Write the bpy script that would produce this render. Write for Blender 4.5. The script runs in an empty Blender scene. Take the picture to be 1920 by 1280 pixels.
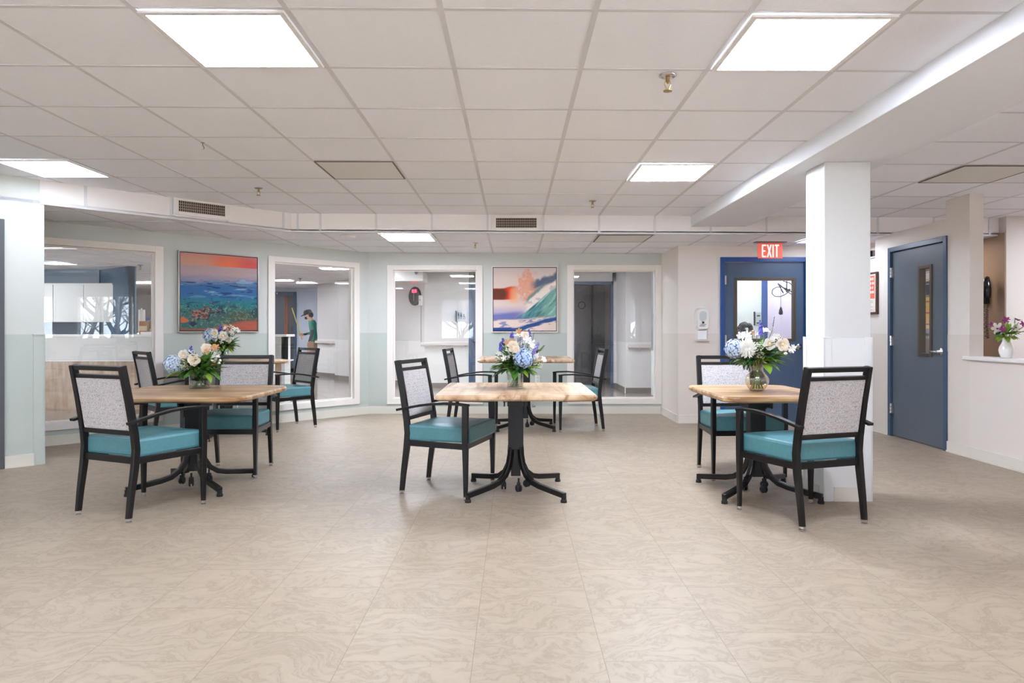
import bpy, math, random
import numpy as np
from mathutils import Vector, Matrix

# ------------------------------------------------------------------ camera, world, exposure
scn = bpy.context.scene
COL = scn.collection
F = 1289.0; CX = 963.6; CY = 619.0; EYE = 1.148          # measured focal length (px of the 1920 frame), vanishing point, eye height
cam_d = bpy.data.cameras.new('camera'); cam = bpy.data.objects.new('camera', cam_d); COL.objects.link(cam)
cam_d.sensor_width = 36.0; cam_d.lens = F / 1920 * 36.0
cam_d.shift_x = (960 - CX) / 1920; cam_d.shift_y = -(640 - CY) / 1920
cam.location = (0, 0, EYE); cam.rotation_euler = (math.pi / 2, 0, 0)
cam_d.clip_start = 0.05; cam_d.clip_end = 200
scn.camera = cam
w = bpy.data.worlds.new('daylight'); scn.world = w; w.use_nodes = True
bg = w.node_tree.nodes['Background']; bg.inputs[0].default_value = (0.80, 0.88, 1.0, 1); bg.inputs[1].default_value = 2.5
sun_d = bpy.data.lights.new('bounce_sun', 'SUN'); sun_d.energy = 10.0; sun_d.angle = 0.02; sun_d.color = (1.0, 0.95, 0.88)
sun = bpy.data.objects.new('bounce_sun', sun_d); COL.objects.link(sun); sun.location = (0, 0, 20); sun.rotation_euler = (math.radians(-42), math.radians(-30), 0)   # from behind and left of the building: added to light the pale ground for bounce, never the room directly
scn.view_settings.view_transform = 'Standard'; scn.view_settings.look = 'None'
scn.view_settings.gamma = 1.0; scn.view_settings.use_curve_mapping = False
scn.view_settings.exposure = 2.42
scn.cycles.max_bounces = 10; scn.cycles.diffuse_bounces = 6; scn.cycles.transparent_max_bounces = 24
scn.cycles.transmission_bounces = 10
scn.cycles.caustics_reflective = False; scn.cycles.caustics_refractive = False
scn.cycles.sample_clamp_indirect = 6.0
PANEL = 11.0        # radiance of the ceiling light panels
HALL = 11.0          # radiance of the lights in the rooms beyond the glass
R = random.Random(7)
def px(x, Y): return (x - CX) / F * Y
def pz(y, Y): return EYE - (y - CY) / F * Y
def zu(x): return EYE + 1.262 - 0.0066 * x          # main ceiling, which sags a little to the right
def zl(x): return EYE + 1.059 - 0.0054 * x          # lower ceiling by the windows
S = 0.6096; X0 = -1.507; Y0 = 2.707; YF = 7.516; YB = 9.456

# ------------------------------------------------------------------ materials
def s2l(c):
    return tuple(((v / 255) / 12.92 if v / 255 <= 0.04045 else ((v / 255 + 0.055) / 1.055) ** 2.4) for v in c)
MATS = {}
def mat(name, rgb, rough=0.6, metal=0.0, spec=0.5, coat=0.0, mottle=0.0, scale=20.0, bump=0.0, emit=0.0):
    if name in MATS: return MATS[name]
    m = bpy.data.materials.new(name); m.use_nodes = True; nt = m.node_tree; b = nt.nodes['Principled BSDF']
    c = s2l(rgb) + (1,)
    b.inputs['Base Color'].default_value = c; b.inputs['Roughness'].default_value = rough
    b.inputs['Metallic'].default_value = metal; b.inputs['Specular IOR Level'].default_value = spec
    b.inputs['Coat Weight'].default_value = coat
    if emit:
        b.inputs['Emission Color'].default_value = c; b.inputs['Emission Strength'].default_value = emit
    if mottle or bump:
        tc = nt.nodes.new('ShaderNodeTexCoord'); n = nt.nodes.new('ShaderNodeTexNoise')
        n.inputs['Scale'].default_value = scale; n.inputs['Detail'].default_value = 4
        nt.links.new(tc.outputs['Object'], n.inputs['Vector'])
        if mottle:
            r = nt.nodes.new('ShaderNodeValToRGB'); e = r.color_ramp.elements
            e[0].position = 0.3; e[1].position = 0.7
            e[0].color = tuple(v * (1 - mottle) for v in c[:3]) + (1,); e[1].color = tuple(min(1, v * (1 + mottle)) for v in c[:3]) + (1,)
            nt.links.new(n.outputs['Fac'], r.inputs[0]); nt.links.new(r.outputs[0], b.inputs['Base Color'])
        if bump:
            bp = nt.nodes.new('ShaderNodeBump'); bp.inputs['Strength'].default_value = bump; bp.inputs['Distance'].default_value = 0.002
            nt.links.new(n.outputs['Fac'], bp.inputs['Height']); nt.links.new(bp.outputs[0], b.inputs['Normal'])
    MATS[name] = m; return m
def two_tone(name, up, low, zsplit=1.113):
    m = mat(name, up, 0.55); nt = m.node_tree; b = nt.nodes['Principled BSDF']
    g = nt.nodes.new('ShaderNodeNewGeometry'); sp = nt.nodes.new('ShaderNodeSeparateXYZ'); gt = nt.nodes.new('ShaderNodeMath')
    gt.operation = 'GREATER_THAN'; gt.inputs[1].default_value = zsplit
    mx = nt.nodes.new('ShaderNodeMix'); mx.data_type = 'RGBA'
    nt.links.new(g.outputs['Position'], sp.inputs[0]); nt.links.new(sp.outputs[2], gt.inputs[0]); nt.links.new(gt.outputs[0], mx.inputs[0])
    mx.inputs[6].default_value = s2l(low) + (1,); mx.inputs[7].default_value = s2l(up) + (1,)
    nt.links.new(mx.outputs[2], b.inputs['Base Color']); return m
def glass_mat(name, ior=1.5, tint=(1, 1, 1), boost=1.0):
    m = bpy.data.materials.new(name); m.use_nodes = True; nt = m.node_tree; nt.nodes.clear()
    o = nt.nodes.new('ShaderNodeOutputMaterial'); mx = nt.nodes.new('ShaderNodeMixShader')
    t = nt.nodes.new('ShaderNodeBsdfTransparent'); g = nt.nodes.new('ShaderNodeBsdfGlossy'); f = nt.nodes.new('ShaderNodeFresnel')
    g.inputs['Roughness'].default_value = 0.0; ge = nt.nodes.new('ShaderNodeNewGeometry'); im_ = nt.nodes.new('ShaderNodeMix'); im_.inputs[2].default_value = ior; im_.inputs[3].default_value = 1.0 / ior
    nt.links.new(ge.outputs['Backfacing'], im_.inputs[0]); nt.links.new(im_.outputs[0], f.inputs[0])      # same reflectance from either side of a surface
    t.inputs[0].default_value = tint + (1,)
    mu = nt.nodes.new('ShaderNodeMath'); mu.operation = 'MULTIPLY'; mu.inputs[1].default_value = boost; mu.use_clamp = True
    nt.links.new(f.outputs[0], mu.inputs[0]); nt.links.new(mu.outputs[0], mx.inputs[0])
    nt.links.new(t.outputs[0], mx.inputs[1]); nt.links.new(g.outputs[0], mx.inputs[2]); nt.links.new(mx.outputs[0], o.inputs[0])
    MATS[name] = m; return m
def emis(name, rgb, k):
    m = bpy.data.materials.new(name); m.use_nodes = True; nt = m.node_tree; nt.nodes.clear()
    o = nt.nodes.new('ShaderNodeOutputMaterial'); e = nt.nodes.new('ShaderNodeEmission')
    e.inputs[0].default_value = s2l(rgb) + (1,); e.inputs[1].default_value = k
    nt.links.new(e.outputs[0], o.inputs[0]); MATS[name] = m; return m
def floor_mat():
    m = mat('vinyl_floor', (196, 180, 163), 0.46, spec=0.5); nt = m.node_tree; b = nt.nodes['Principled BSDF']; L = nt.links.new
    tc = nt.nodes.new('ShaderNodeTexCoord')
    br = nt.nodes.new('ShaderNodeTexBrick')
    br.inputs['Scale'].default_value = 1.0; br.inputs['Brick Width'].default_value = 0.457; br.inputs['Row Height'].default_value = 0.457
    br.inputs['Mortar Size'].default_value = 0.0011; br.inputs['Color1'].default_value = (0, 0, 0, 1); br.inputs['Color2'].default_value = (1, 1, 1, 1)
    mp = nt.nodes.new('ShaderNodeMapping'); mp.inputs['Rotation'].default_value = (0, 0, math.pi / 2); mp.inputs['Location'].default_value = (0.1, 0.143 , 0)
    L(tc.outputs['Object'], mp.inputs[0]); L(mp.outputs[0], br.inputs[0])
    off = nt.nodes.new('ShaderNodeVectorMath'); off.operation = 'SCALE'; off.inputs['Scale'].default_value = 7.0
    L(br.outputs['Color'], off.inputs[0])
    ad = nt.nodes.new('ShaderNodeVectorMath'); L(tc.outputs['Object'], ad.inputs[0]); L(off.outputs[0], ad.inputs[1])
    wn = nt.nodes.new('ShaderNodeTexNoise'); wn.inputs['Scale'].default_value = 2.2; wn.inputs['Detail'].default_value = 4
    L(ad.outputs[0], wn.inputs[0])
    wv = nt.nodes.new('ShaderNodeVectorMath'); wv.operation = 'SCALE'; wv.inputs['Scale'].default_value = 0.8; L(wn.outputs['Color'], wv.inputs[0])
    a2 = nt.nodes.new('ShaderNodeVectorMath'); L(ad.outputs[0], a2.inputs[0]); L(wv.outputs[0], a2.inputs[1])
    m2 = nt.nodes.new('ShaderNodeMapping'); m2.inputs['Scale'].default_value = (5.0, 11.0, 1); L(a2.outputs[0], m2.inputs[0])
    n2 = nt.nodes.new('ShaderNodeTexNoise'); n2.inputs['Scale'].default_value = 1.0; n2.inputs['Detail'].default_value = 7; n2.inputs['Roughness'].default_value = 0.68
    L(m2.outputs[0], n2.inputs[0])
    # thin darker veins where the noise crosses its middle
    sb = nt.nodes.new('ShaderNodeMath'); sb.operation = 'SUBTRACT'; sb.inputs[1].default_value = 0.5; L(n2.outputs['Fac'], sb.inputs[0])
    ab = nt.nodes.new('ShaderNodeMath'); ab.operation = 'ABSOLUTE'; L(sb.outputs[0], ab.inputs[0])
    rv = nt.nodes.new('ShaderNodeValToRGB'); e = rv.color_ramp.elements
    e[0].position = 0.0; e[0].color = s2l((148, 131, 113)) + (1,); e[1].position = 0.03; e[1].color = s2l((161, 145, 127)) + (1,)
    x = rv.color_ramp.elements.new(0.13); x.color = s2l((167, 150, 131)) + (1,)
    L(ab.outputs[0], rv.inputs[0])
    n3 = nt.nodes.new('ShaderNodeTexNoise'); n3.inputs['Scale'].default_value = 1.6; n3.inputs['Detail'].default_value = 3; L(ad.outputs[0], n3.inputs[0])
    r3 = nt.nodes.new('ShaderNodeValToRGB'); r3.color_ramp.elements[0].position = .3; r3.color_ramp.elements[1].position = .7
    r3.color_ramp.elements[0].color = (.93, .92, .905, 1); r3.color_ramp.elements[1].color = (1, 1, 1, 1); L(n3.outputs['Fac'], r3.inputs[0])
    mu = nt.nodes.new('ShaderNodeMix'); mu.data_type = 'RGBA'; mu.blend_type = 'MULTIPLY'; mu.inputs[0].default_value = 1
    L(rv.outputs[0], mu.inputs[6]); L(r3.outputs[0], mu.inputs[7])
    mj = nt.nodes.new('ShaderNodeMix'); mj.data_type = 'RGBA'; mj.inputs[7].default_value = s2l((122, 106, 90)) + (1,)
    L(br.outputs['Fac'], mj.inputs[0]); L(mu.outputs[2], mj.inputs[6]); L(mj.outputs[2], b.inputs['Base Color'])
    return m
def wood_mat(name, base, dark, sc=1.0, along='x', streak=0.5):
    m = mat(name, base, 0.35, spec=0.4); nt = m.node_tree; b = nt.nodes['Principled BSDF']; L = nt.links.new
    tc = nt.nodes.new('ShaderNodeTexCoord'); mp = nt.nodes.new('ShaderNodeMapping')
    mp.inputs['Scale'].default_value = {'x': (1.2 * sc, 14 * sc, 14 * sc), 'y': (14 * sc, 1.2 * sc, 14 * sc), 'z': (14 * sc, 14 * sc, 1.2 * sc)}[along]
    n = nt.nodes.new('ShaderNodeTexNoise'); n.inputs['Scale'].default_value = 1; n.inputs['Detail'].default_value = 6; n.inputs['Distortion'].default_value = 0.8
    L(tc.outputs['Object'], mp.inputs[0]); L(mp.outputs[0], n.inputs[0])
    r = nt.nodes.new('ShaderNodeValToRGB'); e = r.color_ramp.elements
    e[0].position = 0.33; e[0].color = s2l(dark) + (1,); e[1].position = 0.62; e[1].color = s2l(base) + (1,)
    q = e.new(0.47); q.color = tuple((1 - streak) * a + streak * c for a, c in zip(s2l(base), s2l(dark))) + (1,)
    L(n.outputs['Fac'], r.inputs[0])
    k = nt.nodes.new('ShaderNodeTexNoise'); k.inputs['Scale'].default_value = 3.2 * sc; k.inputs['Detail'].default_value = 3; L(tc.outputs['Object'], k.inputs[0])
    kr = nt.nodes.new('ShaderNodeValToRGB'); kr.color_ramp.elements[0].position = .4; kr.color_ramp.elements[1].position = .66
    kr.color_ramp.elements[0].color = (1, 1, 1, 1); kr.color_ramp.elements[1].color = (.66, .50, .36, 1); L(k.outputs['Fac'], kr.inputs[0])
    mu = nt.nodes.new('ShaderNodeMix'); mu.data_type = 'RGBA'; mu.blend_type = 'MULTIPLY'; mu.inputs[0].default_value = .75
    L(r.outputs[0], mu.inputs[6]); L(kr.outputs[0], mu.inputs[7]); L(mu.outputs[2], b.inputs['Base Color'])
    return m
def fabric_mat():
    m = mat('woven_fabric', (180, 172, 174), 0.9, spec=0.2); nt = m.node_tree; b = nt.nodes['Principled BSDF']; L = nt.links.new
    tc = nt.nodes.new('ShaderNodeTexCoord'); ns = []
    for scl in ((520, 200, 110), (110, 200, 520)):
        mp = nt.nodes.new('ShaderNodeMapping'); mp.inputs['Scale'].default_value = scl
        n = nt.nodes.new('ShaderNodeTexNoise'); n.inputs['Scale'].default_value = 1.0; n.inputs['Detail'].default_value = 3
        L(tc.outputs['Object'], mp.inputs[0]); L(mp.outputs[0], n.inputs[0]); ns.append(n)
    mn = nt.nodes.new('ShaderNodeMath'); mn.operation = 'MINIMUM'; L(ns[0].outputs['Fac'], mn.inputs[0]); L(ns[1].outputs['Fac'], mn.inputs[1])
    r = nt.nodes.new('ShaderNodeValToRGB'); e = r.color_ramp.elements
    e[0].position = 0.33; e[0].color = s2l((112, 106, 112)) + (1,); e[1].position = 0.47; e[1].color = s2l((206, 199, 198)) + (1,)
    L(mn.outputs[0], r.inputs[0]); L(r.outputs[0], b.inputs['Base Color'])
    return m
def vcol_mat(name, rough=0.35):
    m = mat(name, (200, 200, 200), rough, spec=0.3); nt = m.node_tree; a = nt.nodes.new('ShaderNodeAttribute'); a.attribute_name = 'ink'
    nt.links.new(a.outputs['Color'], nt.nodes['Principled BSDF'].inputs['Base Color']); return m

FLOOR = floor_mat()   # marbled sheet vinyl squares
HALLFLOOR = mat('hall_floor', (150, 138, 130), 0.16, spec=0.6, mottle=0.08, scale=3)
TILE = mat('ceiling_tile', (241, 242, 248), 0.85, mottle=0.012, scale=60, bump=0.12)
TBAR = mat('ceiling_bar', (214, 213, 216), 0.7)
WHITE = mat('white_paint', (236, 230, 225), 0.6)
SOFF = mat('soffit_paint', (228, 229, 234), 0.6)
GREEN = two_tone('green_wall_paint', (207, 209, 204), (189, 196, 189))
CREAMW = two_tone('cream_wall_paint', (230, 222, 215), (222, 212, 203), 1.108)
WARM = mat('warm_wall_paint', (214, 203, 195), 0.6)
DIMSIDE = mat('dim_wall_tone', (150, 126, 108), 0.6)  # brown tone paints in the dim light on this side wall
TRIM = mat('cream_trim', (238, 231, 224), 0.45)
BASE = mat('cream_baseboard', (222, 214, 204), 0.5)
HALLW = two_tone('hall_wall_paint', (206, 200, 198), (222, 218, 215), 0.93)
HALLB = mat('pale_blue_wall', (214, 219, 232), 0.6)
ACCENT = mat('blue_accent_wall', (62, 88, 112), 0.4)
ACCENTL = mat('light_blue_accent', (132, 158, 178), 0.4)
GREY = mat('grey_green_wall', (120, 128, 126), 0.6)
SLATE = mat('slate_door_paint', (92, 100, 110), 0.38, spec=0.5, mottle=0.04, scale=3)
SLATEF = mat('slate_frame_paint', (66, 86, 108), 0.32)
NAVY = mat('navy_door_paint', (74, 92, 118), 0.32)
BLUE = mat('blue_frame_paint', (32, 74, 138), 0.3)
OLIVE = mat('bronze_lite_frame', (88, 78, 66), 0.4, metal=0.3)
DARKGREY = mat('charcoal_door_paint', (84, 86, 90), 0.5)
GLASS = glass_mat('window_glass', 1.5, (0.97, 0.985, 0.98), 1.25)
VGLASS = glass_mat('vase_glass', 1.5, (0.97, 0.985, 0.97), 1.6)
AGLASS = glass_mat('smoked_vase_glass', 1.5, (0.955, 0.925, 0.85), 1.6)
WATER = glass_mat('water', 1.33, (0.93, 0.97, 0.93))
LAMP = emis('light_panel_glow', (228, 239, 255), PANEL)
DIMLAMP = emis('dim_panel_glow', (228, 239, 255), PANEL * .3)
SOFTLAMP = emis('soft_panel_glow', (228, 239, 255), PANEL * .42)
BRIGHTLAMP = emis('bright_panel_glow', (228, 239, 255), PANEL * 1.8)
BACKLAMP = emis('back_panel_glow', (228, 239, 255), PANEL * 1.25)
STRIP = emis('strip_glow', (238, 244, 255), HALL * .2)
HLAMP = emis('hall_light_glow', (238, 244, 255), HALL)
FRAMEW = mat('white_metal', (232, 228, 225), 0.4)
BLACK = mat('black_powder_coat', (19, 16, 16), 0.33, spec=0.4)
GUN = mat('dark_gunmetal', (30, 30, 34), 0.42, metal=0.2)
RUBBER = mat('black_rubber', (22, 22, 23), 0.6)
CHROME = mat('chrome', (205, 202, 200), 0.18, metal=1.0)
BRASS = mat('brass', (168, 140, 96), 0.3, metal=0.9)
VINYL = mat('teal_vinyl', (80, 130, 138), 0.42, spec=0.45, mottle=0.07, scale=45)
VTOP = mat('teal_vinyl_top', (92, 138, 128), 0.40, spec=0.45, mottle=0.06, scale=40)
FAB = fabric_mat()
TOPX = wood_mat('table_wood', (212, 186, 156), (150, 112, 78), 1.0, 'y', .35)
TOPY = wood_mat('table_wood_cross', (204, 174, 134), (138, 98, 60), 1.0, 'x', .5)
OAK = wood_mat('pale_oak', (216, 190, 164), (190, 160, 132), 1.2, 'z')
LAMIN = mat('white_laminate', (226, 222, 220), 0.25)
CABIN = mat('grey_laminate', (196, 196, 194), 0.4)
PLASTIC = mat('white_plastic', (232, 228, 226), 0.3)
LEAF = mat('leaf_green', (78, 124, 46), 0.45, mottle=0.25, scale=25)
LEAFD = mat('dark_leaf_green', (44, 86, 38), 0.5, mottle=0.2, scale=25)
LEAFL = mat('lime_leaf_green', (136, 172, 60), 0.45, mottle=0.15, scale=25)
STEM = mat('stem_green', (96, 118, 52), 0.5)
PWHITE = mat('white_petal', (226, 222, 214), 0.6, mottle=.06, scale=120)
PINNER = mat('shaded_inner_petal', (228, 206, 176), 0.6, mottle=.08, scale=120)  # inner rose petals: shading of the bloom's heart put into the colour
PPEACH = mat('peach_petal', (196, 146, 100), 0.6, mottle=.1, scale=120)
PBLUE = mat('pale_blue_petal', (168, 190, 226), 0.6, mottle=0.12, scale=60)
PMIX = mat('washed_blue_petal', (190, 204, 222), 0.6, mottle=0.15, scale=60)
PVIO = mat('violet_petal', (86, 80, 178), 0.6, mottle=.35, scale=90)
PLAV = mat('lavender_petal', (146, 132, 196), 0.6)
PMAG = mat('magenta_petal', (150, 46, 120), 0.6)
PBUD = mat('white_bud', (240, 236, 220), 0.6)
CERAM = mat('white_ceramic', (240, 237, 234), 0.18, spec=0.6)
BARK = mat('bare_bark', (74, 64, 60), 0.9)
SHADE = mat('roller_shade_cloth', (222, 224, 230), 0.9)
_nt = SHADE.node_tree; _tr = _nt.nodes.new('ShaderNodeBsdfTranslucent'); _tr.inputs[0].default_value = (.8, .82, .86, 1); _mx = _nt.nodes.new('ShaderNodeMixShader'); _mx.inputs[0].default_value = .55
_nt.links.new(_nt.nodes['Principled BSDF'].outputs[0], _mx.inputs[1]); _nt.links.new(_tr.outputs[0], _mx.inputs[2]); _nt.links.new(_mx.outputs[0], _nt.nodes['Material Output'].inputs[0])
INK = mat('dark_ink', (36, 34, 44), 0.6)
RED = mat('red_print', (196, 70, 58), 0.6)
YEL = mat('yellow_print', (232, 186, 44), 0.6)

# ------------------------------------------------------------------ mesh collector
class MB:
    def __init__(s): s.v = []; s.f = []; s.m = []
    def add(s, vs, fs, mi=0):
        b = len(s.v); s.v += [tuple(v) for v in vs]; s.f += [tuple(i + b for i in f) for f in fs]; s.m += [mi] * len(fs); return s
    def box(s, x0, x1, y0, y1, z0, z1, mi=0, M=None):
        vs = [(x, y, z) for x in (x0, x1) for y in (y0, y1) for z in (z0, z1)]
        if M is not None: vs = [M @ Vector(v) for v in vs]
        return s.add(vs, [(0, 1, 3, 2), (4, 6, 7, 5), (0, 4, 5, 1), (2, 3, 7, 6), (0, 2, 6, 4), (1, 5, 7, 3)], mi)
    def prism(s, poly, z0, z1, mi=0, M=None, top=None):
        n = len(poly); vs = [(p[0], p[1], z0) for p in poly] + [(p[0], p[1], z1) for p in (top or poly)]
        if M is not None: vs = [M @ Vector(v) for v in vs]
        fs = [tuple(range(n - 1, -1, -1)), tuple(range(n, 2 * n))] + [(i, (i + 1) % n, n + (i + 1) % n, n + i) for i in range(n)]
        return s.add(vs, fs, mi)
    def tube(s, pts, rad, n=8, mi=0, sq=None, cap=True, up=(0, 0, 1)):
        """round tube, or with sq=(a,b) half sizes a rectangular bar; rad may be a list of scales"""
        P = [Vector(p) for p in pts]; k = len(P); rs = rad if isinstance(rad, (list, tuple)) else [rad] * k
        vs = []
        prevu = None
        for i, p in enumerate(P):
            t = (P[min(i + 1, k - 1)] - P[max(i - 1, 0)]).normalized()
            u = Vector(up) if prevu is None else prevu
            a = t.cross(u)
            if a.length < 1e-3: a = t.cross(Vector((1, 0, 0)) if abs(t.x) < .9 else Vector((0, 1, 0)))
            a.normalize(); b_ = a.cross(t).normalized(); prevu = b_
            if sq: ring = [(sq[0], sq[1]), (-sq[0], sq[1]), (-sq[0], -sq[1]), (sq[0], -sq[1])]; ring = [(x * rs[i], y * rs[i]) for x, y in ring]
            else: ring = [(rs[i] * math.cos(2 * math.pi * j / n), rs[i] * math.sin(2 * math.pi * j / n)) for j in range(n)]
            vs += [p + a * x + b_ * y for x, y in ring]
        m = 4 if sq else n
        fs = [(i * m + j, i * m + (j + 1) % m, (i + 1) * m + (j + 1) % m, (i + 1) * m + j) for i in range(k - 1) for j in range(m)]
        if cap: fs += [tuple(range(m - 1, -1, -1)), tuple(range((k - 1) * m, k * m))]
        return s.add(vs, fs, mi)
    def lathe(s, prof, n=24, c=(0, 0, 0), mi=0, closed=False):
        vs = [(c[0] + r * math.cos(2 * math.pi * j / n), c[1] + r * math.sin(2 * math.pi * j / n), c[2] + z) for r, z in prof for j in range(n)]
        k = len(prof); fs = [(i * n + j, i * n + (j + 1) % n, (i + 1) * n + (j + 1) % n, (i + 1) * n + j) for i in range(k - 1) for j in range(n)]
        if not closed: fs += [tuple(range(n - 1, -1, -1)), tuple(range((k - 1) * n, k * n))]
        else: fs += [((k - 1) * n + j, (k - 1) * n + (j + 1) % n, (j + 1) % n, j) for j in range(n)]
        return s.add(vs, fs, mi)
    def ball(s, c, r, n=8, mi=0, sz=1.0):
        prof = [(max(1e-4, r * math.sin(math.pi * i / n)), -r * sz * math.cos(math.pi * i / n)) for i in range(n + 1)]
        return s.lathe(prof, n + 2, c, mi)
    def build(s, name, mats, parent=None, bevel=0.0, smooth=False, loc=None, rz=None, kind=None, seg=2, wn=False):
        me = bpy.data.meshes.new(name); me.from_pydata(s.v, [], s.f); me.update()
        if not isinstance(mats, (list, tuple)): mats = [mats]
        for m in mats: me.materials.append(m)
        me.polygons.foreach_set('material_index', s.m)
        if smooth: me.polygons.foreach_set('use_smooth', [True] * len(s.f))
        o = bpy.data.objects.new(name, me); COL.objects.link(o)
        if parent is not None: o.parent = parent
        if loc is not None: o.location = loc
        if rz is not None: o.rotation_euler = (0, 0, rz)
        if kind: o['kind'] = kind
        if bevel:
            b = o.modifiers.new('bevel', 'BEVEL'); b.width = bevel; b.segments = seg; b.limit_method = 'ANGLE'; b.angle_limit = math.radians(40)
            b.harden_normals = False
        return o
def thing(name, label, cat, loc=(0, 0, 0), rz=0.0, group=None):
    o = bpy.data.objects.new(name, None); COL.objects.link(o); o.empty_display_size = 0.1
    o.location = loc; o.rotation_euler = (0, 0, rz); o['label'] = label; o['category'] = cat
    if group: o['group'] = group
    return o
def tag(o, label, cat, group=None):
    o['label'] = label; o['category'] = cat
    if group: o['group'] = group
    return o
def copy_tree(o, parent=None):
    c = o.copy(); COL.objects.link(c)
    if parent is not None: c.parent = parent
    for ch in [x for x in o.children]: copy_tree(ch, c)
    return c
def holder(name, loc=(0, 0, 0), rz=0.0):
    o = bpy.data.objects.new(name, None); COL.objects.link(o); o.location = loc; o.rotation_euler = (0, 0, rz); o['kind'] = 'structure'; return o

# ------------------------------------------------------------------ floors and ceilings
fb = MB(); fb.prism([(-9.2, -3.2), (7.2, -3.2), (7.2, 11.3), (2.3, 11.3), (2.3, 9.6), (-1.95, 9.6), (-9.2, 2.35)], -0.12, 0)
fb.build('floor', FLOOR, kind='structure')
fh = MB(); fh.prism([(-9.2, 2.35), (-1.95, 9.6), (2.3, 9.6), (2.3, 11.3), (7.2, 11.3), (7.2, 23), (-14, 23), (-14, 2.35)], -0.12, 0.0)
fh.build('floor_hall', HALLFLOOR, kind='structure')

def sheet(mb, poly, zf, t=0.03, mi=0):
    n = len(poly); vs = [(x, y, zf(x)) for x, y in poly] + [(x, y, zf(x) + t) for x, y in poly]
    mb.add(vs, [tuple(range(n)), tuple(range(2 * n - 1, n - 1, -1))] + [(i, n + i, n + (i + 1) % n, (i + 1) % n) for i in range(n)], mi)
def bar(mb, xa, ya, xb, yb, zf, wd=0.012, dn=0.002, mi=1):
    d = Vector((xb - xa, yb - ya, 0))
    if d.length < 0.02: return
    nrm = Vector((-d.y, d.x, 0)).normalized() * wd
    vs = []
    for (x, y) in ((xa, ya), (xb, yb)):
        for sg in (-1, 1):
            for dz in (-dn, 0.001): vs.append((x + sg * nrm.x, y + sg * nrm.y, zf(x) + dz))
    mb.add(vs, [(0, 1, 3, 2), (4, 6, 7, 5), (0, 4, 5, 1), (2, 3, 7, 6), (0, 2, 6, 4), (1, 5, 7, 3)], mi)
cu = MB()
sheet(cu, [(-9.2, 0.75), (-9.2, -3.2), (7.2, -3.2), (7.2, YF), (YF - 9.95, YF)], zu)
for i in range(-12, 15):
    x = X0 + S * i
    if not (1.93 < x < 2.53): bar(cu, x, -3.2, x, min(YF, x + 9.95), zu)
for j in range(-9, 8):
    y = Y0 + S * j
    bar(cu, max(-9.2, y - 9.95), y, 1.94, y, zu, 0.0105, 0.0018); bar(cu, 2.53, y, 7.2, y, zu, 0.0105, 0.0018)
cu.build('ceiling', [TILE, TBAR], kind='structure')
cl = MB()
sheet(cl, [(-7.5, 2.45), (YF - 9.95, YF), (5.4, YF), (5.4, 8.58), (2.03, 8.58), (2.03, YB + .04), (-2.0, YB + .04), (-7.5, 3.95)], zl)
for i in range(-9, 12):
    x = X0 + S * i
    ya = max(YF, 0) if x > YF - 9.95 else x + 9.95
    yb = min(YB, x + 11.457) if x < 2.03 else 8.5
    if x > -7.4 and x < 5.3: bar(cl, x, ya, x, yb, zl)
for y in (8.16, 8.77, 9.38):
    bar(cl, y - 11.45, y, 2.03 if y > 8.5 else 5.3, y, zl)
for y in (5.0, 5.61, 6.22, 6.83, 7.44): bar(cl, y - 11.45, y, y - 9.96, y, zl)
cl.build('ceiling_lower', [TILE, TBAR], kind='structure')
ch = MB(); ZH = 2.30
sheet(ch, [(-14, 2.4), (-9.2, 2.4), (-2.08, 9.57), (2.2, 9.57), (2.2, 8.60), (7.2, 8.60), (7.2, 23), (-14, 23)], lambda x: ZH)
for i in range(-18, 14):
    x = X0 + S * i; bar(ch, x, max(9.6, x + 11.65) if x < 2.2 else 8.65, x, 23, lambda q: ZH, 0.012, 0.003)
for j in range(0, 19):
    y = 9.77 + S * 1.0 * j; bar(ch, max(-14, -14), y, 7.2, y, lambda q: ZH, 0.010, 0.003)
ch.build('ceiling_hall', [mat('hall_ceiling_tile', (226, 223, 223), .8), TBAR], kind='structure')
# roof slab over all of it keeps the daylight out
rf = MB(); rf.box(-14, 7.3, -3.3, 23, 2.62, 2.75); rf.build('roof_slab', WHITE, kind='structure')

# soffit (dropped beam) on the right
sf = MB(); sf.box(1.935, 2.53, -3.2, YF, EYE + 1.131, 2.5); sf.build('trim_1', SOFF, kind='structure', bevel=0.004)

# fascia between the two ceilings: straight run and the 45 degree run
def fascia(name, ox, oy, rz, L, joints, zbf, ztf, th=0.05):
    f = MB()
    def blk(x0, x1, y0, y1, zb0, zt0, mi):
        vs = []
        for x in (x0, x1):
            wx = ox + x * math.cos(rz)
            for y in (y0, y1):
                for z in (zbf(wx) + zb0, (ztf(wx) if zt0 is None else zbf(wx) + zt0)): vs.append((x, y, z))
        f.add(vs, [(0, 1, 3, 2), (4, 6, 7, 5), (0, 4, 5, 1), (2, 3, 7, 6), (0, 2, 6, 4), (1, 5, 7, 3)], mi)
    blk(0, L, 0, th, 0.0, None, 0)
    blk(0, L, -0.008, 0.002, -0.002, 0.018, 1)
    for j in joints:
        if 0 <= j <= L: blk(j - 0.012, j + 0.012, -0.004, 0.002, 0.0, None, 1)
    return f.build(name, [mat('fascia_white', (238, 232, 230), .6), TBAR], loc=(ox, oy, 0), rz=rz, kind='structure')
xs = [X0 + S * i for i in range(-2, 14)]
fascia('trim_2', YF - 9.95, YF, 0, 5.45 - (YF - 9.95), [x - (YF - 9.95) for x in xs] + [0.07], zl, zu)
LL = 2.3
fx, fy = (YF - 9.95) - LL * .7071, YF - LL * .7071
fascia('trim_3', fx, fy, math.pi / 4, LL, [LL - 0.09, LL - 0.70, LL - 1.24, LL - 1.96], zl, zu)

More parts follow.
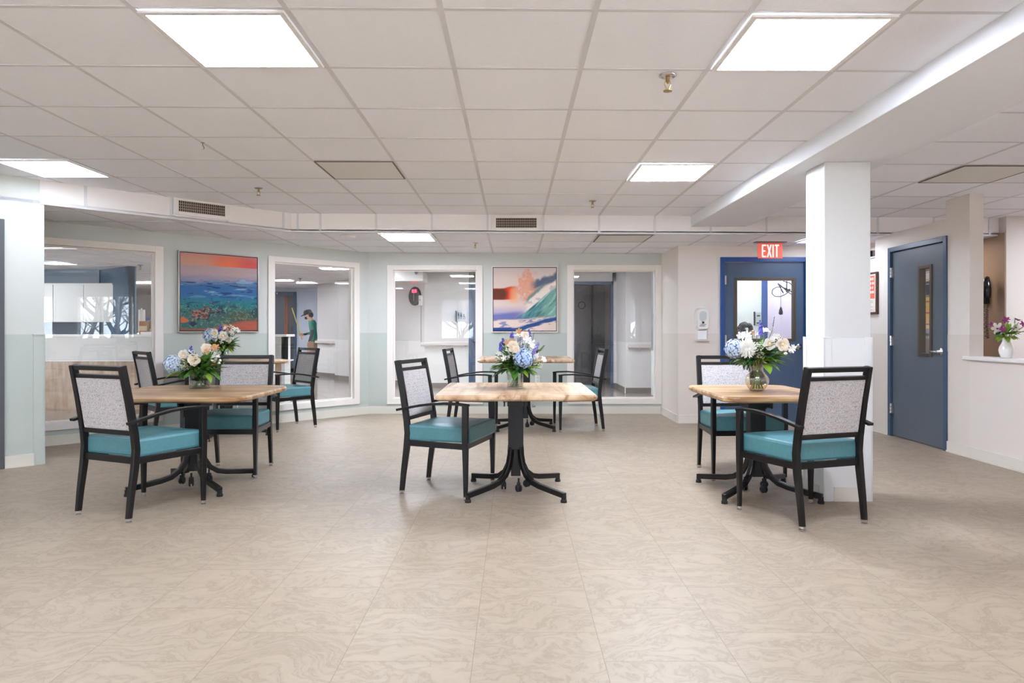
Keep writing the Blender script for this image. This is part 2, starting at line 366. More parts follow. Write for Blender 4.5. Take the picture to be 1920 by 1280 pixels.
# ------------------------------------------------------------------ walls
def wall(name, ox, oy, rz, L, H, mats, holes=(), th=0.12, z0=0.0, rail=None, base=True, basem=None, skip=()):
    """local x runs along the wall, the room is on -y. holes: (x0,x1,z0,z1)"""
    m = MB(); holes = sorted(holes); x = 0.0
    for (a, b, c, d) in holes:
        if a > x: m.box(x, a, 0, th, z0, H)
        if c > z0: m.box(a, b, 0, th, z0, c)
        if d < H: m.box(a, b, 0, th, d, H)
        x = b
    if x < L: m.box(x, L, 0, th, z0, H)
    if rail:
        xx = 0.0
        for (a, b, c, d) in holes + [(L, L, 0, 0)]:
            if a - xx > .01: m.box(xx, a, -0.003, 0.001, 0.09, rail)
            xx = b
    o = m.build(name, mats, loc=(ox, oy, 0), rz=rz, kind='structure')
    return o
def baseboard(name, ox, oy, rz, spans, h=0.10, m=None):
    b = MB()
    for a, c in spans:
        b.box(a, c, -0.014, 0.001, 0, h); b.box(a, c, -0.020, -0.013, 0, 0.018)
    return b.build(name, m or BASE, loc=(ox, oy, 0), rz=rz, kind='structure')
def window(name, ox, oy, rz, x0, x1, z0, z1, fw=0.083, th=0.12, fwt=0.068, fwb=0.075):
    h = holder(name, (ox, oy, 0), rz)
    f = MB()
    for (a, b, c, d) in ((x0, x0 + fw, z0, z1), (x1 - fw, x1, z0, z1), (x0 + fw, x1 - fw, z1 - fwt, z1), (x0 + fw, x1 - fw, z0, z0 + fwb)):
        f.box(a, b, -0.022, 0.0, c, d)
    # reveal (jamb) and stop
    g = 0.012
    for (a, b, c, d) in ((x0 + fw - g, x0 + fw, z0 + fwb - g, z1 - fwt + g), (x1 - fw, x1 - fw + g, z0 + fwb - g, z1 - fwt + g), (x0 + fw, x1 - fw, z1 - fwt, z1 - fwt + g), (x0 + fw, x1 - fw, z0 + fwb - g, z0 + fwb)):
        f.box(a, b, 0.0, th, c, d)
    s_ = 0.018
    for (a, b, c, d) in ((x0 + fw, x0 + fw + s_, z0 + fwb, z1 - fwt), (x1 - fw - s_, x1 - fw, z0 + fwb, z1 - fwt), (x0 + fw + s_, x1 - fw - s_, z1 - fwt - s_, z1 - fwt), (x0 + fw + s_, x1 - fw - s_, z0 + fwb, z0 + fwb + s_)):
        f.box(a, b, 0.03, 0.05, c, d)
    f.build('window_frame', TRIM, h, bevel=0.002)
    p = MB(); p.box(x0 + fw + 0.002, x1 - fw - 0.002, 0.052, 0.058, z0 + fwb + .002, z1 - fwt - .002); p.build('pane', GLASS, h)
    return (x0 + fw - 0.012, x1 - fw + 0.012, z0 + fwb - 0.012, z1 - fwt + 0.012)
# back wall with its two windows
HB = 2.24
bx = -2.0015
h3 = window('window_3', 0, YB, 0, -1.743, -0.430, 0.136, 2.043)
h4 = window('window_4', 0, YB, 0, 0.730, 2.028, 0.136, 2.043)
wall('wall_back', 0, YB, 0, 2.15, HB, GREEN, [(h4[0], h4[1], h4[2], h4[3])])
def shift(h, dx): return (h[0] + dx, h[1] + dx, h[2], h[3])
wall('wall_back.001', bx, YB, 0, -bx, HB, GREEN, [shift(h3, -bx)])
baseboard('baseboard_back', bx, YB, 0, [(0, 2.03 - bx)], m=mat('green_baseboard', (222, 216, 204), .5))
# 45 degree wall on the left: origin at A, x along the wall
AX, AY = -4.657, 6.800; K = math.pi / 4; LW = 3.752
def along(pxv):            # distance along the 45 degree wall for a sight line
    u = (pxv - CX) / F; Y = (AY - AX) / (1 - u); return (u * Y - AX) * math.sqrt(2)
h1 = window('window_1', AX, AY, K, along(80) - 1.2, along(305.5), 0.150, 2.069, fw=.085)
h2 = window('window_2', AX, AY, K, along(502), along(673), 0.150, 2.062, fw=.085)
wl = wall('wall_left', AX - 1.8 * math.cos(K), AY - 1.8 * math.sin(K), K, LW + 1.86, HB + .03, GREEN, [shift(h1, 1.8), shift(h2, 1.8)])
baseboard('baseboard_left', AX, AY, K, [(-1.5, LW - .005)], m=MATS['green_baseboard'])
# pier / wall in the plane of the angled fascia at far left, with a charcoal door at the frame edge
PX_, PY_ = -4.039, 5.911
dl = 0.279                       # distance from pier corner to door frame
wall('wall_pier', PX_ - 5.2 * math.cos(K), PY_ - 5.2 * math.sin(K), K, 5.2, 2.46, GREEN, [(5.2 - dl - 1.02, 5.2 - dl, 0, 2.07)], th=.14)
baseboard('baseboard_pier', PX_, PY_, K, [(-dl + .002, -.075), (-5.1, -dl - 1.03)], m=MATS['green_baseboard'])
cg = MB(); cg.box(-0.078, 0.004, -0.008, 0.0, 0, 1.113); cg.box(-0.0, 0.006, -0.008, .14, 0, 1.113); cg.box(-.082, .008, -.014, .0, 1.108, 1.116)
cg.build('trim_4', GREEN, loc=(PX_, PY_, 0), rz=K, kind='structure')
def door(name, ox, oy, rz, x0, x1, ztop, leafm, framem, fw=0.05, lite=None, hinge_side=1, lever_z=0.94, lever_side=-1, swing=0.0, recess=0.02, lwire=False):
    h = holder(name, (ox, oy, 0), rz)
    f = MB()
    f.box(x0, x0 + fw, -0.018, 0.13, 0, ztop); f.box(x1 - fw, x1, -0.018, 0.13, 0, ztop); f.box(x0 + fw, x1 - fw, -0.018, 0.13, ztop - fw, ztop)
    f.build('door_frame', framem, h, bevel=0.003)
    a, b, t = x0 + fw + .003, x1 - fw - .003, ztop - fw - .004
    m = MB(); y0, y1 = recess, recess + 0.045
    if lite:
        c, d, e, g = lite
        for q in ((a, c, 0.008, t), (d, b, 0.008, t), (c, d, 0.008, e), (c, d, g, t)): m.box(q[0], q[1], y0, y1, q[2], q[3])
    else: m.box(a, b, y0, y1, 0.008, t)
    leaf = m.build('door_leaf', leafm, h)
    if lite:
        c, d, e, g = lite; k = 0.022; q = MB()
        for w_ in ((c - .012, c + k, e - .012, g + .012), (d - k, d + .012, e - .012, g + .012), (c + k, d - k, g - k, g + .012), (c + k, d - k, e - .012, e + k)):
            q.box(w_[0], w_[1], y0 - .012, y1 + .01, w_[2], w_[3])
        q.build('lite_frame', OLIVE, leaf, bevel=.003)
        q = MB(); q.box(c + .01, d - .01, y0 + .02, y0 + .026, e + .01, g - .01); q.build('pane', GLASS, leaf)
        if lwire:
            q = MB(); n = 0; st = 0.028; W_ = d - c - .04; H_ = g - e - .04; ox_, oz_ = c + .02, e + .02
            for s_ in (1, -1):
                t0 = -H_
                while t0 < W_:
                    pa = max(0, t0); pb = min(W_, t0 + H_)
                    if pb > pa:
                        za, zb = pa - t0, pb - t0
                        if s_ < 0: za, zb = H_ - za, H_ - zb
                        q.tube([(ox_ + pa, y0 + .023, oz_ + za), (ox_ + pb, y0 + .023, oz_ + zb)], .0010, 4)
                    t0 += st
            q.build('wire_mesh', mat('grey_wire', (150, 150, 152), .5), leaf)
    hx = a if hinge_side < 0 else b
    for z in (t - .22, t * .52, .30):
        q = MB(); q.box(hx - .022, hx + .022, y0 - .024, y0 + .004, z - .055, z + .055)
        for dz in (-.036, 0, .036): q.tube([(hx, y0 - .026, z + dz - .016), (hx, y0 - .026, z + dz + .016)], .0085, 8)
        q.build('hinge', CHROME, h)
    lx = (a + .06) if lever_side < 0 else (b - .06); dr = 1 if lever_side < 0 else -1
    q = MB(); M_ = Matrix.Translation((lx, y0, lever_z)) @ Matrix.Rotation(math.pi / 2, 4, 'X')
    v = MB(); v.lathe([(.036, 0), (.038, .004), (.034, .012), (.016, .014), (.013, .05), (.001, .052)], 20)
    q.add([M_ @ Vector(p) for p in v.v], v.f)
    q.tube([(lx, y0 - .05, lever_z), (lx + dr * .03, y0 - .056, lever_z), (lx + dr * .115, y0 - .054, lever_z + .004)], [.011, .011, .008], 10)
    q.build('lever_handle', CHROME, leaf, smooth=True)
    return h
door('door_1', PX_, PY_, K, -dl - 1.02, -dl, 2.07, DARKGREY, DARKGREY, hinge_side=1, lever_side=-1)
# short wall where the back wall steps forward, then the wall with the exit door
WX = 2.030; YE = 8.50
w5 = MB(); w5.box(WX, WX + .14, YE + .101, YB - .001, 0, 2.24); w5.box(WX - .003, WX, YE + .001, YB, .09, 1.108)
w5.build('wall_return', CREAMW, kind='structure')
b5 = MB(); b5.box(WX - .014, WX, YE, YB - .015, 0, .10); b5.build('baseboard_return', BASE, kind='structure')
ex0, ex1 = px(1350, YE), 3.655
ztE = pz(482, YE)
wall('wall_exit', WX, YE, 0, 4.24 - WX, 2.24, CREAMW, [(ex0 - WX + .001, ex1 - WX - .001, 0, ztE)], th=.10, rail=1.108)
baseboard('baseboard_exit', WX, YE, 0, [(0.0, ex0 - WX - .002), (ex1 - WX + .002, 2.05)])
door('door_2', 0, YE, 0, ex0, ex1, ztE, NAVY, BLUE, fw=.058, lite=(px(1380, YE), px(1492, YE), pz(638, YE), pz(522, YE)), hinge_side=-1, lever_side=1, lever_z=pz(650, YE), lwire=True, recess=.03)
# right wall: part height, with the slate door; the room is on the -x side, so local x runs along -Y world
RX = 4.115
def rwall(name, ya, yb, z0, z1, m=CREAMW, th=.125, rail=True):
    q = MB(); q.box(RX, RX + th, ya, yb, z0, z1)
    if rail and z0 < .2 and z1 > 1.0: q.box(RX - .003, RX, ya, yb, .09, 1.108)
    return q.build(name, m, kind='structure')
yd0, yd1 = 6.52, 7.54; zd = 2.047
q = MB(); q.box(RX, RX + .125, yd1, 7.83, 0, 2.205); q.box(RX, RX + .125, 6.545, yd1, zd, 2.205); q.box(RX - .003, RX, yd1, 7.83, .09, 1.108)
q.box(RX, RX + .125, 7.83, YE, 0, 1.974); q.box(RX - .003, RX, 7.83, YE, .09, 1.108); q.box(RX - .012, RX + .135, 7.83, YE, 1.974, 1.992)
q.build('wall_right', CREAMW, kind='structure')
q = MB(); q.box(RX, RX + .125, 6.208, 6.52, 0, 2.40); q.box(RX, RX + .125, 6.52, 6.545, zd, 2.40); q.box(RX - .003, RX, 6.208, yd0, .95, 1.108)
q.build('trim_5', CREAMW, kind='structure')
# half wall with its ledge, then full wall with daylight windows beside the camera
q = MB(); q.box(RX, RX + .125, 4.85, 6.208, 0, 0.890); q.build('wall_half', mat('half_wall_paint', (226, 216, 209), .6), kind='structure')
q = MB(); q.box(RX - .035, RX + .18, 4.85, 6.262, .880, .912); q.build('trim_6', FRAMEW, kind='structure', bevel=.006)
baseboard_r = MB()
for a, c in ((-3.1, yd0 - .004), (yd1 + .004, YE)):
    baseboard_r.box(RX - .014, RX, a, c, 0, .10); baseboard_r.box(RX - .022, RX - .013, a, c, 0, .016)
baseboard_r.build('baseboard_right', BASE, kind='structure')
door('door_3', RX, yd1, -math.pi / 2, 0, yd1 - yd0, zd, SLATE, SLATEF, fw=.05,
     lite=(yd1 - 7.00, yd1 - 6.79, .895, 1.79), hinge_side=-1, lever_side=1, lever_z=.94, recess=.012)
# daylight wall right of the camera
def daywin(name, q, loc, rz, x0, x1, z0, z1, mull, shade_to):
    h = holder(name, loc, rz); f = MB()
    for (a, b, c, d) in ((x0 - .05, x0 + .02, z0 - .05, z1 + .05), (x1 - .02, x1 + .05, z0 - .05, z1 + .05), (x0, x1, z1 - .02, z1 + .05), (x0, x1, z0 - .05, z0 + .02)):
        f.box(a, b, -.02, .10, c, d)
    for mx_ in mull: f.box(mx_ - .025, mx_ + .025, .0, .08, z0, z1)
    f.build('window_frame', TRIM, h)
    p = MB(); p.box(x0, x1, .05, .056, z0, z1); p.build('pane', GLASS, h)
    if shade_to < z1:
        p = MB(); p.box(x0 + .01, x1 - .01, .015, .018, shade_to, z1); p.box(x0 + .01, x1 - .01, .008, .024, shade_to - .02, shade_to); p.build('roller_shade', SHADE, h)
wall('wall_right_daylight', RX, 4.85, -math.pi / 2, 4.85 + 3.2, 2.50, CREAMW, [(1.95, 3.26, .95, 1.93), (3.79, 5.2, .95, 1.93)], th=.125)
daywin('window_5', 0, (RX, 4.85, 0), -math.pi / 2, 1.95, 3.26, .95, 1.93, [2.06, 2.36, 2.73], 1.93)
daywin('window_6', 0, (RX, 4.85, 0), -math.pi / 2, 3.79, 5.2, .95, 1.93, [4.5], 1.93)
# room behind the camera
wall('wall_rear', 7.2, -3.2, math.pi, 16.4, 2.5, CREAMW, [(.3, 2.3, .88, 2.15), (3.25, 3.72, .88, 2.15), (5.6, 8.2, .88, 2.15), (8.5, 9.55, .88, 2.15), (11.0, 15.8, .88, 2.15)], th=.12)
daywin('window_7', 0, (7.2, -3.2, 0), math.pi, 3.25, 3.72, .88, 2.15, [], 1.45)
daywin('window_8', 0, (7.2, -3.2, 0), math.pi, 8.5, 9.55, .88, 2.15, [9.03], 1.45)
daywin('added_window_9', 0, (7.2, -3.2, 0), math.pi, 11.0, 15.8, .88, 2.15, [12.2, 13.4, 14.6], 1.6)  # added window, unseen, lets in more daylight for the ceiling
daywin('added_window_10', 0, (7.2, -3.2, 0), math.pi, 5.6, 8.2, .88, 2.15, [6.9], 1.3)  # added too, placed where no pane reflects it, for extra daylight
daywin('added_window_11', 0, (7.2, -3.2, 0), math.pi, .3, 2.3, .88, 2.15, [1.3], 1.3)  # another added, unseen window to brighten the room
wall('wall_left_rear', -9.2, -3.2, math.pi / 2, 6.0, 2.5, GREEN)
# room beyond the pass-through: cream wall facing the camera, side wall browned for dim light, ceiling return
q = MB(); q.box(5.30, 7.2, 7.40, 7.52, 0, 2.42); q.build('wall_kitchen', WARM, kind='structure')
q = MB(); q.box(5.285, 5.299, 7.401, 9.9, 0, 2.20); q.build('wall_kitchen_side', DIMSIDE, kind='structure')
q = MB(); q.box(7.1, 7.2, 4.85, 7.4, 0, 2.42); q.box(4.24, 7.2, 4.75, 4.85, 0, 2.42); q.build('wall_kitchen_far', WARM, kind='structure')
# ------------------------------------------------------------------ pillar
pil = MB(); PXa, PXb, PYa, PYb = 2.087, 2.397, 4.62, 4.915
pil.box(PXa, PXb, PYa, PYb, 0, EYE + 1.131)
pil.build('pillar', two_tone('pillar_paint', (216, 215, 215), (219, 217, 218), 1.10), kind='structure', bevel=.004)
q = MB(); t = .006
q.box(PXa - t, PXb + t, PYa - t, PYa, 0, 1.095); q.box(PXa - t, PXa, PYa, PYb + t, 0, 1.095); q.box(PXb, PXb + t, PYa, PYb + t, 0, 1.095)
for (a, b) in ((PXa - t, -1), (PXb + t, 1)):
    q.box(a - .004, a + .004, PYa - t - .004, PYa + .05, 0, 1.102); q.box(min(a, a - b * .05), max(a, a - b * .05), PYa - t - .004, PYa - t, 0, 1.102)
q.box(PXa - t - .012, PXa - t, PYb - .03, PYb + t, 0, 1.102)
q.box(PXa - .02, PXa + .03, PYa - .02, PYa, 1.095, 1.102)
q.build('trim_7', mat('pillar_panel', (226, 225, 226), .4), kind='structure', bevel=.001)
q = MB(); q.box(PXa + .06, PXb - .05, PYa - t - .008, PYa - t, 0, .095); q.box(PXa - t - .008, PXa - t, PYa + .05, PYb - .03, 0, .095); q.build('baseboard_pillar', BASE, kind='structure')

# ------------------------------------------------------------------ rooms beyond the glass
def slab(name, x0, x1, y0, y1, z0, z1, m): return MB().box(x0, x1, y0, y1, z0, z1).build(name, m, kind='structure')
def vwall(name, xa, ya, xb, yb, z0, z1, m, th=.1, dark=.10):
    d = Vector((xb - xa, yb - ya)); L = d.length; a = math.atan2(d.y, d.x)
    q = MB(); q.box(0, L, 0, th, z0, z1); 
    if dark: q.box(0, L, -.012, 0, 0, dark, 1)
    return q.build(name, [m, mat('dark_cove_base', (128, 118, 112), .5)], loc=(xa, ya, 0), rz=a, kind='structure')
YD = 13.7
vwall('wall_hall_clock', -4.2, 16.12, -1.776, YD, 0, ZH, HALLW)
vwall('wall_hall', -1.776, YD, -.90, YD, 0, ZH, HALLW)
slab('wall_hall_bulkhead', -2.95, -1.72, 13.0, 13.9, 2.08, ZH, LAMIN)
vwall('wall_hall.001', .12, YD, 1.16, YD, 0, ZH, HALLW)
slab('wall_hall_lintel', 1.16, 2.04, YD, YD + .1, 2.12, ZH, HALLW)
vwall('wall_hall.002', 1.96, YD, 2.04, YD, 0, ZH, HALLW)
vwall('wall_hall.003', 2.04, YD + .1, 2.04, 12.655, 0, ZH, HALLW)
vwall('wall_hall.004', 2.04, 12.55, 3.6, 12.55, 0, ZH, HALLW)
vwall('wall_hall_divider', 2.25, 11.27, 2.25, 9.58, 0, ZH, two_tone('divider_paint', (118, 128, 126), (188, 200, 192), .82), th=.05)
vwall('wall_hall.005', 3.6, 12.6, 3.6, 11.3, 0, ZH, HALLW)
door('door_4', 0, YD, 0, -.90, .12, 2.10, NAVY, NAVY, fw=.06, hinge_side=1, lever_side=-1, lever_z=.93, recess=.01)
q = MB(); q.box(1.14, 1.16 + .05, YD - .02, YD + .12, 0, 2.12); q.box(1.93, 1.98, YD - .02, YD + .12, 0, 2.12); q.box(1.16, 1.98, YD - .02, YD + .12, 2.06, 2.12)
q.build('door_5', BLUE if False else NAVY, kind='structure')
# dim room seen through that doorway
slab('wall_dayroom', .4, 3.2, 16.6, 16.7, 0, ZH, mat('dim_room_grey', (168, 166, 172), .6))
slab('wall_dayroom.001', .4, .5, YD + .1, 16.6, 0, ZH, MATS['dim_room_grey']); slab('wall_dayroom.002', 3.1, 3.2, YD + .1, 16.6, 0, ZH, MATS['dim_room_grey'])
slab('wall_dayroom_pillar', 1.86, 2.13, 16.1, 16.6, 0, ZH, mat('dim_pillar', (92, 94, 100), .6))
# left wing: corridor towards the lift
vwall('wall_lift', -7.6, 18.95, -4.2, 18.95, 0, ZH, HALLB)
vwall('wall_corridor', -4.93, 17.25, -4.03, 16.35, 0, ZH, HALLW)
vwall('wall_corridor.001', -4.03, 16.35, -3.0, 15.9, 0, ZH, HALLW)
vwall('wall_corridor.002', -4.93, 19.0, -4.93, 17.3, 0, ZH, HALLB)
slab('wall_far_left', -13.9, -13.8, 3, 22.9, 0, ZH, HALLW); slab('wall_far', -13.9, 3.3, 22.4, 22.5, 0, ZH, HALLW)
# nurse station back wall in blue, with the projecting corner
slab('wall_station', -11.5, -7.9, 13.1, 13.2, 0, ZH, ACCENT)
vwall('wall_station_side', -7.9, 13.12, -6.90, 12.32, 0, ZH, ACCENT, dark=0)
vwall('wall_station_end', -6.90, 12.32, -6.82, 12.42, 0, ZH, ACCENTL, dark=0)
slab('wall_station_beyond', -9.5, -7.65, 18.2, 18.3, 0, ZH, WARM)
# exit-door lobby
vwall('wall_lobby', 2.3, 10.0, 3.60, 10.0, 0, ZH, mat('lobby_paint', (206, 212, 208), .6))
slab('wall_lobby_far', 2.3, 5.3, 11.2, 11.3, 0, ZH, mat('lavender_wall', (226, 214, 232), .6))
slab('trim_8', 3.60, 3.68, 9.97, 10.1, 0, 2.12, BLUE); slab('trim_9', 3.68, 5.3, 9.97, 10.1, 2.0, ZH, mat('dark_header', (44, 48, 60), .6))
slab('wall_lobby_side.001', 4.1, 4.2, 8.6, 9.97, 0, ZH, WARM); slab('wall_lobby_side', 5.2, 5.3, 9.9, 11.2, 0, ZH, MATS['lavender_wall'])

# ------------------------------------------------------------------ ceiling lights
def light_panel(x, y, z, w, d, label, group=None, mm=None, frame=True, name='ceiling_light'):
    h = thing(name, label, 'ceiling light', (x, y, z), 0, group)
    f = MB(); a = 0.022
    for q in ((-w / 2, -w / 2 + a, -d / 2, d / 2), (w / 2 - a, w / 2, -d / 2, d / 2), (-w / 2 + a, w / 2 - a, -d / 2, -d / 2 + a), (-w / 2 + a, w / 2 - a, d / 2 - a, d / 2)):
        f.box(q[0], q[1], q[2], q[3], -.010, .0)
    f.build('frame', FRAMEW, h)
    e = MB(); e.box(-w / 2 + a, w / 2 - a, -d / 2 + a, d / 2 - a, -.006, -.001); e.build('diffuser', mm or LAMP, h)
    return h
def cell(i, j): return X0 + S * (i + .5), Y0 + S * (j + .5)
LP = [(0, 0, 'square white ceiling light panel at top left of the room'), (4, 0, 'large square ceiling light panel beside the dropped beam'),
      (4, 4, 'smaller looking square ceiling light above the exit door side'), (-4, 4, 'square ceiling light by the far left wall and fascia')]
for i, j, lb in LP:
    x, y = cell(i, j); light_panel(x, y, zu(x) - .004, S - .03, S - .03, lb, None, DIMLAMP if i == -4 else (BRIGHTLAMP if (i, j) == (4, 4) else LAMP))
for i, j in ((-4, 0), (0, -4), (4, -4), (-4, -4), (-8, 0), (-8, -4), (0, -8), (4, -8), (-4, -8), (-8, -8)):  # unseen panels continuing the grid's spacing, to fill the room with light
    x, y = cell(i, j); light_panel(x, y, zu(x) - .004, S - .03, S - .03, 'unseen square ceiling light panel behind the camera position', 'ceiling lights behind the viewer', SOFTLAMP)
x = X0 + S * .5; light_panel(x, 7.86, zl(x) - .004, S - .03, S - .03, 'ceiling light in the lower ceiling near the back windows', None, BACKLAMP)
x = 3.585; light_panel(x, 7.86, zl(x) - .004, S - .05, S - .1, 'ceiling light half hidden behind the white pillar', None, DIMLAMP)
light_panel(6.0, 6.2, zu(6.0) - .004, S - .03, S - .03, 'ceiling light of the room beyond the ledge opening')
def access_panel(i, y, zf, label):
    x = X0 + S * (i + .5)
    q = MB(); q.box(-.285, .285, -.285, .285, -.006, -.0045 + .002, 0)
    for a in ((-.298, .298, -.298, -.285), (-.298, .298, .285, .298), (-.298, -.285, -.285, .285), (.285, .298, -.285, .285)): q.box(a[0], a[1], a[2], a[3], -.007, -.002, 1)
    o = q.build('ceiling_access_panel', [mat('beige_panel', (222, 219, 214), .5), mat('panel_gap', (120, 108, 92), .8)], loc=(x, y, zf(x) - .001)); tag(o, label, 'ceiling panel')
access_panel(0, Y0 + S * 4.5, zu, 'plain beige ceiling panel with dark gap at its edge, mid ceiling')
access_panel(4, 7.86, zl, 'grey blank ceiling panel in the lower ceiling above the right window')
access_panel(8, Y0 + S * 4.5, zu, 'grey blank ceiling panel at right beyond the pillar')
# hall lights
for (x, y, w_, d_, lb) in ((-6.2, 9.0, 3.6, .06, 'long strip light over the nurse station counter, nearer one'), (-6.6, 9.6, 3.6, .06, 'long strip light over the nurse station, farther one'),
      (-7.2, 15.5, 1.2, .30, 'bright hall light beyond the blue wall corner'), (-2.9, 10.9, 1.2, .30, 'rectangular hall light seen in the second window'), (-3.0, 12.8, 1.2, .3, 'hall light above the white corridor wall'),
      (-.75, 12.2, .6, .32, 'hall light seen top right in the third window'), (1.0, 11.0, .6, .6, 'hall light at left edge of the right back window'), (-5.3, 15.8, .45, .3, 'small hall light before the far blue wall'),
      (-6.4, 16.9, .5, .3, 'small hall light near the lift door'), (-6.3, 13.2, .6, .35, 'hall light at left edge of second window'), (3.3, 9.3, .5, .5, 'light over the lobby behind the exit door'), (4.4, 10.6, .5, .4, 'light in the lavender store behind the exit door'),
      (-9.5, 11.3, 1.2, .5, 'light above the nurse station desk'), (-11.5, 8.0, 1.2, .6, 'hall light far left beyond the nurse station'), (-.6, 10.2, 1.2, .3, 'hall light just behind the back wall'), (-9, 16.5, 1.2, .6, 'hall light in the far left passage')):
    light_panel(x, y, ZH - .004, w_, d_, lb, None, STRIP if w_ == 3.6 else HLAMP, name='hall_light')

# ------------------------------------------------------------------ ceiling fittings
def sprinkler(x, y, z, label, s=1.0):
    h = thing('sprinkler_head', label, 'sprinkler', (x, y, z))
    MB().lathe([(.037 * s, 0), (.038 * s, -.004), (.03 * s, -.010), (.012 * s, -.012), (.01, -.012)], 20).build('escutcheon', CHROME, h, smooth=True)
    q = MB(); q.lathe([(.010 * s, -.010), (.010 * s, -.03), (.006 * s, -.034), (.006 * s, -.04)], 12)
    q.tube([(-.009 * s, 0, -.03), (-.013 * s, 0, -.045), (-.003, 0, -.066 * s)], .0028, 6); q.tube([(.009 * s, 0, -.03), (.013 * s, 0, -.045), (.003, 0, -.066 * s)], .0028, 6)
    q.lathe([(.019 * s, -.066 * s), (.019 * s, -.069 * s), (.001, -.070 * s)], 16); q.build('nozzle', BRASS, h)
    return h
def cy(y, zf=None, hh=1.25): return hh * F / (CY - y)
for (sx, sy, zf, lb, s) in ((1252, 141, zu, 'brass sprinkler head nearest the camera, right of centre', 1.15), (485, 352, zu, 'brass sprinkler head at left, above the seascape picture', 1.0),
                     (1111, 376, zu, 'brass sprinkler head in front of the fascia, right of the vent', 1.0)):
    Y = (zu(0) - EYE) * F / (CY - sy); X = px(sx, Y); Y = (zf(X) - EYE) * F / (CY - sy); sprinkler(px(sx, Y), Y, zf(px(sx, Y)), lb, s)
Y = 8.35; sprinkler(px(891, Y), Y, zl(0), 'small sprinkler head in the lower ceiling by the back windows', .9)
for (sx, Y, lb) in ((633, 10.9, 'dark sprinkler head seen through the second window'), (563, 15.2, 'sprinkler head before the far blue wall'), (263, 12.1, 'sprinkler head by the blue wall corner')):
    sprinkler(px(sx, Y), Y, ZH, lb, 1.3)
Y = (zu(-2) - EYE) * F / (CY - 266); h = thing('ceiling_hook', 'small clear hook hanging from the ceiling grid at left', 'hook', (px(380, Y), Y, zu(-2.1) - .004))
q = MB(); q.box(-.012, .012, -.004, .004, -.004, 0); q.tube([(0, 0, 0), (.001, 0, -.02), (.008, 0, -.032), (.010, 0, -.04), (.004, 0, -.045)], .003, 6); q.build('hook', mat('grey_clear_plastic', (120, 116, 114), .3), h)
sd = MB(); sd.lathe([(.085, 0), (.085, -.012), (.075, -.022), (.05, -.026), (.001, -.027)], 28)
Y = 7.75; tag(sd.build('smoke_detector', FRAMEW, loc=(px(653, Y), Y, zl(-1.8) - .001), smooth=True), 'round white smoke detector on the lower ceiling', 'smoke detector')
def vent(ox, oy, rz, cx, w_, zc, h_, label, n=23, ow=None):
    h = thing('air_vent', label, 'air vent', (ox, oy, 0), rz)
    ow = ow or w_ + .10; f = MB(); oh = h_ + .07
    for q in ((cx - ow / 2, cx - w_ / 2, zc - oh / 2, zc + oh / 2), (cx + w_ / 2, cx + ow / 2, zc - oh / 2, zc + oh / 2), (cx - w_ / 2, cx + w_ / 2, zc + h_ / 2, zc + oh / 2), (cx - w_ / 2, cx + w_ / 2, zc - oh / 2, zc - h_ / 2)):
        f.box(q[0], q[1], -.016, -.004, q[2], q[3])
    f.build('frame', FRAMEW, h, bevel=.002)
    MB().box(cx - w_ / 2, cx + w_ / 2, -.006, -.0045, zc - h_ / 2, zc + h_ / 2).build('backing', mat('vent_dark', (62, 46, 38), .8), h)
    l = MB()
    for i in range(n + 1):
        x = cx - w_ / 2 + w_ * i / n; l.box(x - .0022, x + .0022, -.014, -.006, zc - h_ / 2, zc + h_ / 2)
    for i in range(1, 4):
        z = zc - h_ / 2 + h_ * i / 4; l.box(cx - w_ / 2, cx + w_ / 2, -.010, -.006, z - .002, z + .002)
    l.build('louvre', mat('vent_louvre', (186, 170, 158), .5), h)
vent(0, YF, 0, px(968, YF), px(1006, YF) - px(930, YF), pz(418, YF), .105, 'rectangular air vent in the straight fascia, centre of the room')
# vent on the angled fascia
def onF(pxv):
    u = (pxv - CX) / F; Y = 9.95 / (1 - u); return (u * Y - fx) * math.sqrt(2)
a, b = onF(334), onF(421); Ym = 9.95 / (1 - (378 - CX) / F)
vent(fx, fy, K, (a + b) / 2, b - a, pz(391, Ym), .105, 'rectangular air vent in the angled fascia at left')

